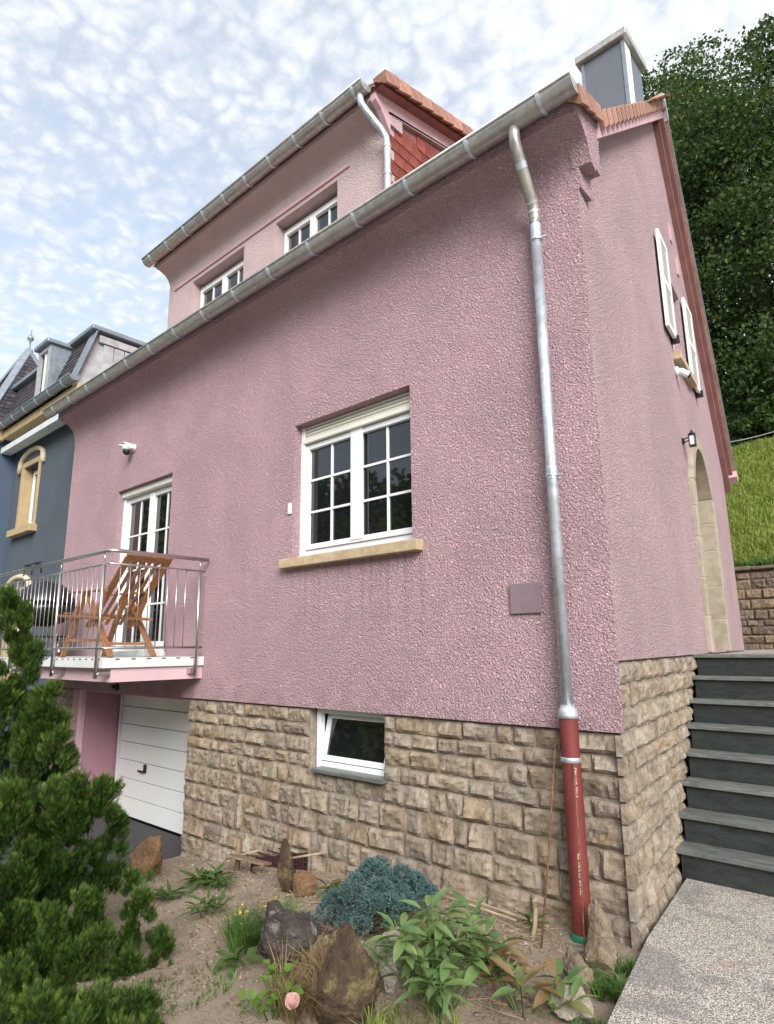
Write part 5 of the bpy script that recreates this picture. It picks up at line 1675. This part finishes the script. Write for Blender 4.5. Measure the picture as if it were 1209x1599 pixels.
# ------------------------------------------------------------------ stakes, rods, light well
def stick(name, p, q, r_, mat, label, cat):
    m = MB()
    p, q = Vector(p), Vector(q)
    mid = p.lerp(q, 0.5) + Vector((0.006, 0.004, 0.004))
    m.tube([p, mid, q], r_, 8)
    return tag(m.build(name, mat, smooth=True), label, cat)
stick('iron_rod', (-0.47, -0.36, -0.12), (-0.445, -0.055, 1.09), 0.006, 'rust', 'long rusty iron rod leaning on the wall left of the red pipe', 'rod')
stick('iron_rod', (-0.19, -0.36, -0.12), (-0.285, -0.145, 0.95), 0.0045, 'rust', 'thin rusty rod standing in front of the red pipe', 'rod')
stick('iron_rod', (-3.12, -0.12, -0.3), (-3.13, -0.10, 0.30), 0.007, 'rust', 'rusty rod standing beside the light well', 'rod')
stick('wood_stake', (-3.72, -0.22, -0.4), (-3.70, -0.21, -0.07), 0.026, 'old_wood', 'short dark wooden stake left of the light well', 'stake')
stick('wood_stake', (-0.57, -0.28, -0.1), (-0.58, -0.20, 0.07), 0.014, 'dry_wood', 'short pale wooden stake near the red pipe', 'stake')
stick('bamboo_cane', (-1.75, -0.13, -0.02), (-0.55, -0.10, -0.06), 0.008, 'dry_wood', 'upper of two long canes lying along the wall foot', 'cane')
stick('bamboo_cane', (-1.70, -0.17, -0.04), (-0.75, -0.16, -0.055), 0.007, 'dry_wood', 'lower of two long canes lying along the wall foot', 'cane')
stick('branch', (-3.85, -0.25, -0.27), (-3.45, -0.14, -0.14), 0.010, 'dry_wood', 'pale bent branch lying left of the light well', 'branch')
stick('branch', (-3.08, -0.20, -0.14), (-2.62, -0.08, -0.02), 0.010, 'dry_wood', 'pale root lying right of the light well', 'branch')
lw = thing('light_well', (-3.3, -0.1, -0.35), 'dark red mesh light well sunk against the stone wall', 'light well')
m = MB(); n = 18
cr = [(-3.32 + 0.36 * math.cos(math.pi * i / n), 0.03 - 0.28 * math.sin(math.pi * i / n)) for i in range(n + 1)]
vs = [(x, y, -0.6) for x, y in cr] + [(x, y, -0.33 + 0.05 * i / n) for i, (x, y) in enumerate(cr)]
m.add(vs, [(i, i + 1, i + n + 2, i + n + 1) for i in range(n)])
m.build('shell', 'dark_red_mesh', lw)
def lw_top(x): return -0.29 + (x + 3.72) * 0.25
m = MB(); m.extrude([(-3.72, -0.6), (-2.98, -0.6), (-2.98, lw_top(-2.98)), (-3.72, lw_top(-3.72))], lambda p: (p[0], -0.004, p[1]), lambda p: (p[0], 0.012, p[1])); m.build('back_panel', 'dark_room', lw)
for i in range(18):
    x = -3.70 + i * 0.040
    m = MB(); m.box(x, x + 0.010, -0.022, -0.004, -0.5, lw_top(x)); m.build('rib', 'dark_red_mesh', lw)
for i in range(8):
    z = -0.46 + i * 0.045
    x0 = max(-3.70, -3.72 + (z + 0.24) / 0.27)
    m = MB(); m.box(x0, -2.98, -0.016, -0.004, z, z + 0.010); m.build('rib', 'dark_red_mesh', lw)
m = MB(); m.bar((-3.72, -0.30, -0.20), (-3.28, -0.20, -0.215), 0.12, 0.022, (0, 0.2, 1))
tag(m.build('board', 'old_wood', bevel=0.004), 'weathered board lying across the light well', 'board')

# ------------------------------------------------------------------ garden: conifers
def conifer(label, base, plumes, nspray, rs, spray=0.062, full=0.82):
    r = np.random.default_rng(rs)
    t = thing('conifer_shrub', base, label, 'shrub', 'conifer shrubs in the front garden')
    m = MB()
    for tip, bot, rad in plumes:
        tip, bot = Vector(tip), Vector(bot)
        m.tube([Vector(base), Vector(base).lerp(bot, 0.5), bot.lerp(tip, 0.35)], [0.028, 0.016, 0.006], 6)
    m.build('trunk', 'bark', t, smooth=True)
    V, F, T = [], [], []
    # template: a flat fan of scale-leaf twigs
    tpl = []
    for a, l, off in ((0, 1.15, 0), (0.30, 0.62, 0.15), (-0.32, 0.60, 0.22), (0.34, 0.50, 0.45), (-0.30, 0.46, 0.52), (0.7, 0.3, 0.3)):
        tpl.append((a, l, off))
    base_i = 0
    for tip, bot, rad in plumes:
        rad = rad * full
        tip, bot = np.array(tip), np.array(bot)
        ax = tip - bot; L = np.linalg.norm(ax); ax /= L
        n = int(nspray * (rad / 0.18) * (L / 0.6) ** 0.8)
        o1 = np.cross(ax, [1, 0.3, 0]); o1 /= np.linalg.norm(o1); o2 = np.cross(ax, o1)
        # secondary tufts so that the outline is knobbly
        K = 20
        kt = r.uniform(-0.12, 0.96, K); kp = r.uniform(0, 2 * np.pi, K)
        kr = rad * np.clip(1.12 - np.clip(kt, 0, 1) ** 1.8, 0.10, 1.0) * r.uniform(0.5, 1.12, K)
        kc = bot + ax * (kt * L)[:, None] + o1 * (np.cos(kp) * kr)[:, None] + o2 * (np.sin(kp) * kr)[:, None]
        ki = r.integers(0, K, n)
        d = r.normal(size=(n, 3)); d /= np.linalg.norm(d, axis=1, keepdims=True)
        tr_ = rad * r.uniform(0.20, 0.46, K)
        rr_ = r.uniform(0.35, 1.0, n)
        p = kc[ki] + d * (tr_[ki] * rr_)[:, None] * np.array([1, 1, 1.35])
        outw = p - (bot + ax * ((p - bot) @ ax)[:, None])
        outw /= np.linalg.norm(outw, axis=1, keepdims=True) + 1e-6
        u = ax * 1.15 + outw * 0.45 + d * 0.25 + r.normal(size=(n, 3)) * 0.22
        u /= np.linalg.norm(u, axis=1, keepdims=True)
        w = np.cross(u, r.normal(size=(n, 3))); w /= np.linalg.norm(w, axis=1, keepdims=True)
        s = spray * r.uniform(0.6, 1.3, n)
        hf = np.clip(((p - bot) @ ax) / L, 0, 1)
        young_lit = np.clip((rr_ - 0.5) * 2.0, 0, 1) * (0.15 + 0.85 * hf ** 1.5) * r.uniform(0.1, 1.0, n)  # new growth; also paints outer and upper sprays as if catching the light
        for a, l, off in tpl:
            dd = u * math.cos(a) + w * math.sin(a)
            pp = np.cross(dd, np.cross(u, w))
            st = p + u * (off * s)[:, None]
            en = st + dd * (l * s)[:, None]
            hw = (0.033 * s)[:, None]
            md = st * 0.45 + en * 0.55
            V.append(np.stack([st, md + pp * hw, en, md - pp * hw], 1).reshape(-1, 3))
            T.append(np.stack([young_lit * 0.25, young_lit * 0.6, young_lit, young_lit * 0.6], 1).ravel())
    V = np.concatenate(V); T = np.concatenate(T)
    F = np.arange(len(V)).reshape(-1, 4)
    np_mesh('crown', V, F, 'conifer_leaf', t, T)
    return t
TALL = [((-3.44, -2.48, 2.1), (-3.55, -2.35, 1.3), 0.2), ((-3.22, -2.23, 1.42), (-3.42, -2.2, 0.68), 0.2), ((-2.98, -2.21, 1.17), (-3.13, -2.16, 0.51), 0.17),
        ((-2.8, -1.96, 0.83), (-3.01, -1.95, 0.17), 0.17), ((-2.83, -2.13, 0.85), (-2.98, -2.07, 0.17), 0.19), ((-2.83, -2.54, 0.86), (-2.94, -2.43, 0.12), 0.19),
        ((-2.85, -2.28, 0.83), (-2.99, -2.17, 0.04), 0.2), ((-3.53, -2.31, 1.71), (-3.75, -2.26, 0.83), 0.24), ((-2.87, -1.81, 0.57), (-3.05, -1.82, 0.05), 0.11),
        ((-3.27, -2.32, 1.1), (-3.47, -2.27, 0.32), 0.2), ((-3.45, -2.43, 1.4), (-3.74, -2.47, 0.64), 0.25), ((-3.08, -2.27, 0.54), (-3.2, -2.21, -0.04), 0.2)]
FRONT = [((-2.64, -2.08, 0.18), (-2.77, -2.02, -0.4), 0.11), ((-2.47, -1.92, 0.31), (-2.56, -1.85, -0.24), 0.06), ((-2.28, -1.93, 0.21), (-2.4, -1.88, -0.36), 0.11),
         ((-2.15, -1.84, 0.04), (-2.29, -1.82, -0.45), 0.085), ((-2.45, -2.43, 0.22), (-2.58, -2.35, -0.47), 0.17), ((-2.35, -2.29, 0.06), (-2.43, -2.19, -0.58), 0.15),
         ((-2.25, -2.04, -0.02), (-2.36, -1.95, -0.68), 0.15), ((-2.37, -2.59, 0.05), (-2.47, -2.52, -0.48), 0.14), ((-2.33, -2.14, 0.09), (-2.42, -2.03, -0.61), 0.14),
         ((-2.19, -1.87, -0.2), (-2.3, -1.84, -0.64), 0.1), ((-2.23, -2.42, -0.08), (-2.3, -2.34, -0.55), 0.14),
         ((-2.10, -2.20, -0.12), (-2.14, -2.15, -0.6), 0.15), ((-2.05, -1.98, -0.22), (-2.1, -1.95, -0.6), 0.13), ((-2.6, -2.75, 0.25), (-2.6, -2.65, -0.45), 0.18), ((-2.2, -2.75, -0.02), (-2.2, -2.7, -0.5), 0.16),
         ((-2.0, -2.5, -0.12), (-2.0, -2.45, -0.5), 0.14), ((-2.75, -2.45, 0.40), (-2.85, -2.4, -0.35), 0.2), ((-2.55, -2.2, 0.22), (-2.6, -2.15, -0.45), 0.16),
         ((-1.67, -2.29, -0.0), (-1.75, -2.23, -0.46), 0.11), ((-1.69, -2.16, -0.03), (-1.79, -2.12, -0.46), 0.08), ((-1.64, -2.48, 0.06), (-1.71, -2.41, -0.41), 0.13), ((-1.47, -2.29, -0.06), (-1.55, -2.27, -0.41), 0.09), ((-1.48, -2.45, -0.03), (-1.54, -2.4, -0.4), 0.12), ((-1.73, -2.71, 0.12), (-1.79, -2.64, -0.34), 0.14), ((-2.7, -2.51, 0.2), (-2.81, -2.42, -0.46), 0.17), ((-1.58, -2.62, 0.03), (-1.64, -2.56, -0.36), 0.13), ((-1.66, -2.76, 0.01), (-1.72, -2.7, -0.38), 0.13), ((-2.78, -2.53, 0.5), (-2.89, -2.45, -0.14), 0.18)]
conifer('tall feathery green conifer at the left edge in front of the garage', (-3.2, -2.2, -0.42), TALL, 5000, 41, 0.056)
conifer('low feathery green conifer in the lower left corner', (-2.4, -2.15, -0.38), FRONT, 4300, 42, 0.050, 1.0)

# ------------------------------------------------------------------ garden: flowers and weeds
def mound(label, base, blobs, n, mat, rs, needle=0.028, name='juniper', cat='shrub', group=None):
    r = np.random.default_rng(rs)
    t = thing(name, base, label, cat, group)
    V, T = [], []
    P, D = [], []
    tot = sum(b[1] ** 2 for b in blobs)
    for c, rad in blobs:
        k_ = int(n * rad ** 2 / tot)
        d = r.normal(size=(k_, 3)); d[:, 2] = np.abs(d[:, 2]) * 0.9 - 0.25
        d /= np.linalg.norm(d, axis=1, keepdims=True)
        lump = 1 + 0.12 * np.sin(d[:, 0] * 9 + c[0] * 7) * np.cos(d[:, 1] * 8)
        P.append(np.array(c) + d * rad * (lump * r.uniform(0.82, 1.05, k_))[:, None] * np.array([1, 1, 0.85])); D.append(d)
    P, D = np.concatenate(P), np.concatenate(D)
    D = D + r.normal(size=D.shape) * 0.35 + np.array([0, 0, 0.25]); D /= np.linalg.norm(D, axis=1, keepdims=True)
    for q in range(7):
        if q == 0: u = D
        else:
            u = D * 0.75 + r.normal(size=D.shape) * 0.55; u /= np.linalg.norm(u, axis=1, keepdims=True)
        s = needle * r.uniform(0.6, 1.2, len(P))
        w = np.cross(u, r.normal(size=D.shape)); w /= np.linalg.norm(w, axis=1, keepdims=True)
        st = P + D * (s * 0.25 * q * 0.3)[:, None]
        en = st + u * s[:, None]; md = (st + en) / 2
        hw = (s * 0.14)[:, None]
        V.append(np.stack([st, md + w * hw, en, md - w * hw], 1).reshape(-1, 3))
        y = r.uniform(0, 1, len(P)); T.append(np.stack([y * 0.1, y * 0.5, y, y * 0.5], 1).ravel())
    V = np.concatenate(V); T = np.concatenate(T)
    np_mesh('foliage', V, np.arange(len(V)).reshape(-1, 4), mat, t, T)
    m = MB()
    for c, rad in blobs: m.tube([base, c], [0.02, 0.008], 6)
    m.build('stem', 'bark', t)
    return t
zb = soil_z(-1.4, -0.9)
jb = []
jr = random.Random(6)
for cx_, cy_, cz_, rad_, n_ in ((-1.45, -0.62, 0.10, 0.24, 16), (-1.28, -0.62, 0.10, 0.16, 10), (-1.42, -0.92, 0.06, 0.24, 16), (-1.54, -1.06, 0.0, 0.18, 10), (-1.26, -0.88, 0.05, 0.18, 9)):
    for _ in range(n_):
        d_ = Vector((jr.gauss(0, 1), jr.gauss(0, 1), abs(jr.gauss(0, 0.9)) - 0.15)).normalized()
        jb.append(((cx_ + d_.x * rad_ * 0.8, cy_ + d_.y * rad_ * 0.8, zb + cz_ + 0.04 + d_.z * rad_ * 0.75), jr.uniform(0.04, 0.075)))
mound('blue-grey creeping juniper mound in the middle of the bed', (-1.40, -0.92, zb), jb, 9000, 'juniper_leaf', 51, 0.022)
def tuft(label, x, y, n, rad, hmin, hmax, wid, mat, rs, lean=0.9, flowers=0, cat='grass tuft', name='grass_tuft'):
    r = np.random.default_rng(rs)
    a = r.uniform(0, 6.28, n); d = rad * np.sqrt(r.random(n))
    px, py = x + d * np.cos(a), y + d * np.sin(a)
    pts = [(p, q, soil_zn(p, q) - 0.01) for p, q in zip(px, py)]
    t = thing(name, (x, y, soil_z(x, y)), label, cat, 'tufts and weeds in the bed')
    blades('blades', pts, hmin, hmax, wid, mat, lean, rs, t)['kind'] = 'stuff'
    if flowers:
        c = np.array([(p, q, soil_zn(p, q) + hmax * r.uniform(0.6, 0.95)) for p, q in zip(px[:flowers], py[:flowers])])
        v, f = leaf_quads(c, 0.018, r, up=2.0, aspect=0.9)
        np_mesh('flowers', v, f, 'yellow_flower', t)['kind'] = 'stuff'
    return t
tuft('grass tuft with tiny yellow flowers left of the dark boulder', -1.86, -1.36, 900, 0.19, 0.10, 0.27, 0.0045, 'weed_leaf', 71, 0.9, 34)
tuft('small grass tuft beside the path near the pipe', 0.0, -0.30, 120, 0.06, 0.05, 0.12, 0.004, 'weed_leaf', 72, 1.0)
tuft('grass tuft between the buff rocks and the path', 0.03, -0.58, 260, 0.09, 0.06, 0.15, 0.005, 'weed_leaf', 73, 1.0)
tuft('thin grass at the foot of the juniper mound', -1.02, -0.85, 260, 0.16, 0.10, 0.24, 0.004, 'grass_leaf', 74, 1.0)
tuft('small weeds along the lower path edge', 0.10, -0.95, 90, 0.07, 0.03, 0.09, 0.004, 'weed_leaf', 80, 1.1)
tuft('straggly grass beside the driveway kerb', -4.5, -0.95, 240, 0.30, 0.06, 0.16, 0.006, 'weed_leaf', 75, 1.1)
tuft('dry straw hanging over the left flank of the mossy boulder', -1.02, -1.72, 420, 0.14, 0.10, 0.34, 0.003, 'dry_leaf', 77, 1.1)
tuft('low green ground weeds between the tuft and the low conifer', -1.75, -1.95, 260, 0.28, 0.02, 0.07, 0.006, 'weed_leaf', 78, 1.2)
tuft('sparse grass below the peony at the bottom edge', -0.45, -1.55, 260, 0.22, 0.05, 0.18, 0.004, 'grass_leaf', 79, 1.0)
tuft('dry grass between the mossy and the dark boulder', -1.12, -1.45, 300, 0.13, 0.10, 0.30, 0.0035, 'dry_leaf', 76, 1.0)

def leaf_mesh(L, W, fold=0.25, droop=0.35, n=6, mat='peony_leaf', tipsharp=1.0):
    """lance-shaped leaf along +x, folded on its midrib"""
    vs, fs = [], []
    for i in range(n + 1):
        t = i / n
        w = W * math.sin(math.pi * min(1, (t * 0.93 + 0.05)) ** 0.85) ** tipsharp * 0.5 if i < n else 0.0005
        x = L * t; z = -droop * L * t * t
        vs += [(x, -w, z + w * fold * 2), (x, 0, z), (x, w, z + w * fold * 2)]
    for i in range(n):
        a = i * 3
        fs += [(a, a + 1, a + 4, a + 3), (a + 1, a + 2, a + 5, a + 4)]
    me = bpy.data.meshes.new('leaf'); me.from_pydata(vs, [], fs)
    me.materials.append(MATS[mat])
    me.polygons.foreach_set('use_smooth', [True] * len(me.polygons))
    return me
def leafy(label, x, y, stems, mats, rs, hmin, hmax, spread, L0, W0_, name='peony', cat='plant', per=3, group=None, droop=0.35, lean_to=(0, 0), stem_mat='weed_leaf'):
    r = random.Random(rs)
    z0 = soil_z(x, y)
    t = thing(name, (x, y, z0), label, cat, group)
    variants = [leaf_mesh(L0 * r.uniform(0.8, 1.2), W0_ * r.uniform(0.8, 1.15), r.uniform(0.12, 0.35), droop * r.uniform(0.3, 1.5), 6, mt) for mt in mats for _ in range(3)]
    sm = MB()
    for s in range(stems):
        a = r.uniform(0, 6.28); d = spread * math.sqrt(r.random())
        h = r.uniform(hmin, hmax) * (1 - 0.35 * d / spread)
        top = Vector((x + lean_to[0] * h + d * math.cos(a), y + lean_to[1] * h + d * math.sin(a), z0 + h))
        b0 = Vector((x + 0.15 * d * math.cos(a), y + 0.15 * d * math.sin(a), z0 - 0.02))
        mid = b0.lerp(top, 0.55) + Vector((0, 0, 0.06 * h))
        sm.tube([b0, mid, top], [0.005, 0.004, 0.003], 6)
        for node, cnt in ((mid.lerp(top, 0.25), per), (mid.lerp(top, 0.7), per), (top, per + 1)):
            a0 = r.uniform(0, 6.28)
            for q in range(cnt):
                aa = a0 + q * 2 * math.pi / cnt + r.uniform(-0.5, 0.5)
                el = r.uniform(-0.15, 0.65) + (0.25 if node is top else 0)
                o = link('leaf', r.choice(variants), t)
                st = Vector((math.cos(aa) * 0.03, math.sin(aa) * 0.03, 0.012))
                sm.tube([node, node + st], 0.002, 4)
                sc_ = r.uniform(0.7, 1.15)
                o.matrix_basis = Matrix.Translation(node + st) @ Matrix.Rotation(aa, 4, 'Z') @ Matrix.Rotation(-el, 4, 'Y') @ Matrix.Rotation(r.uniform(-0.5, 0.5), 4, 'X') @ Matrix.Diagonal((sc_, sc_, sc_, 1))
    sm.build('stems', stem_mat, t)
    return t
leafy('green leafy peony at the bottom centre in front of the wall', -0.50, -1.30, 18, ['peony_leaf'], 81, 0.22, 0.54, 0.30, 0.135, 0.047, per=3)
leafy('low peony with reddish leaves beside the green peony', -0.20, -1.02, 8, ['peony_leaf_red', 'peony_leaf'], 82, 0.14, 0.32, 0.24, 0.12, 0.045, per=3)
leafy('bright green round-leaved plant at the bottom of the bed', -1.10, -1.86, 10, ['bright_leaf'], 83, 0.06, 0.22, 0.18, 0.055, 0.048, 'leafy_plant', 'plant', 2, None, 0.2)
leafy('dandelion-like rosette below the stone wall left of the light well', -3.55, -0.62, 5, ['weed_leaf'], 84, 0.03, 0.08, 0.14, 0.15, 0.042, 'weed', 'weed', 3, 'weeds in the bed', 0.3)
leafy('small dark weed in front of the light well', -3.25, -0.74, 2, ['weed_leaf'], 85, 0.05, 0.11, 0.06, 0.12, 0.030, 'weed', 'weed', 3, 'weeds in the bed', 0.2)
leafy('upright weed on the bare earth left of the flowering tuft', -2.72, -1.20, 3, ['weed_leaf'], 86, 0.04, 0.12, 0.10, 0.13, 0.034, 'weed', 'weed', 3, 'weeds in the bed', 0.3)
leafy('grassy weed near the brown boulder', -3.45, -0.98, 3, ['weed_leaf'], 87, 0.02, 0.06, 0.12, 0.15, 0.022, 'weed', 'weed', 4, 'weeds in the bed', 0.3)
leafy('small weed right of the squat brown block', -2.12, -0.52, 3, ['weed_leaf'], 88, 0.03, 0.08, 0.09, 0.11, 0.028, 'weed', 'weed', 3, 'weeds in the bed', 0.3)
leafy('broad-leaved weed under the flowering tuft', -1.66, -1.62, 2, ['weed_leaf'], 89, 0.02, 0.05, 0.09, 0.10, 0.055, 'weed', 'weed', 2, 'weeds in the bed', 0.2)
leafy('bright fresh shoot in front of the low conifer', -1.72, -2.52, 1, ['bright_leaf'], 90, 0.12, 0.14, 0.02, 0.10, 0.055, 'shoot', 'plant', 2, None, 0.15)
leafy('small plant at the wall foot right of the canes', -0.62, -0.12, 1, ['weed_leaf'], 91, 0.04, 0.07, 0.04, 0.08, 0.022, 'weed', 'weed', 3, 'weeds in the bed', 0.2)
# pale pink rose at the very bottom
rs_ = thing('rose', (-0.88, -1.92, soil_z(-0.88, -1.92)), 'pale pink rose bloom at the bottom edge', 'flower')
pr = random.Random(9)
pm = [leaf_mesh(0.055, 0.06, 0.5, -0.6, 6, 'petal', 0.6) for _ in range(2)]
zc_ = soil_z(-0.88, -1.92) + 0.14
for i in range(11):
    o = link('petal', pm[i % 2], rs_)
    o.matrix_basis = Matrix.Translation((-0.88, -1.92, zc_)) @ Matrix.Rotation(i * 2.4, 4, 'Z') @ Matrix.Rotation(-0.3 - 0.09 * i, 4, 'Y')
m = MB(); m.tube([(-0.90, -1.90, zc_ - 0.2), (-0.88, -1.92, zc_)], 0.004, 6); m.build('stem', 'weed_leaf', rs_)
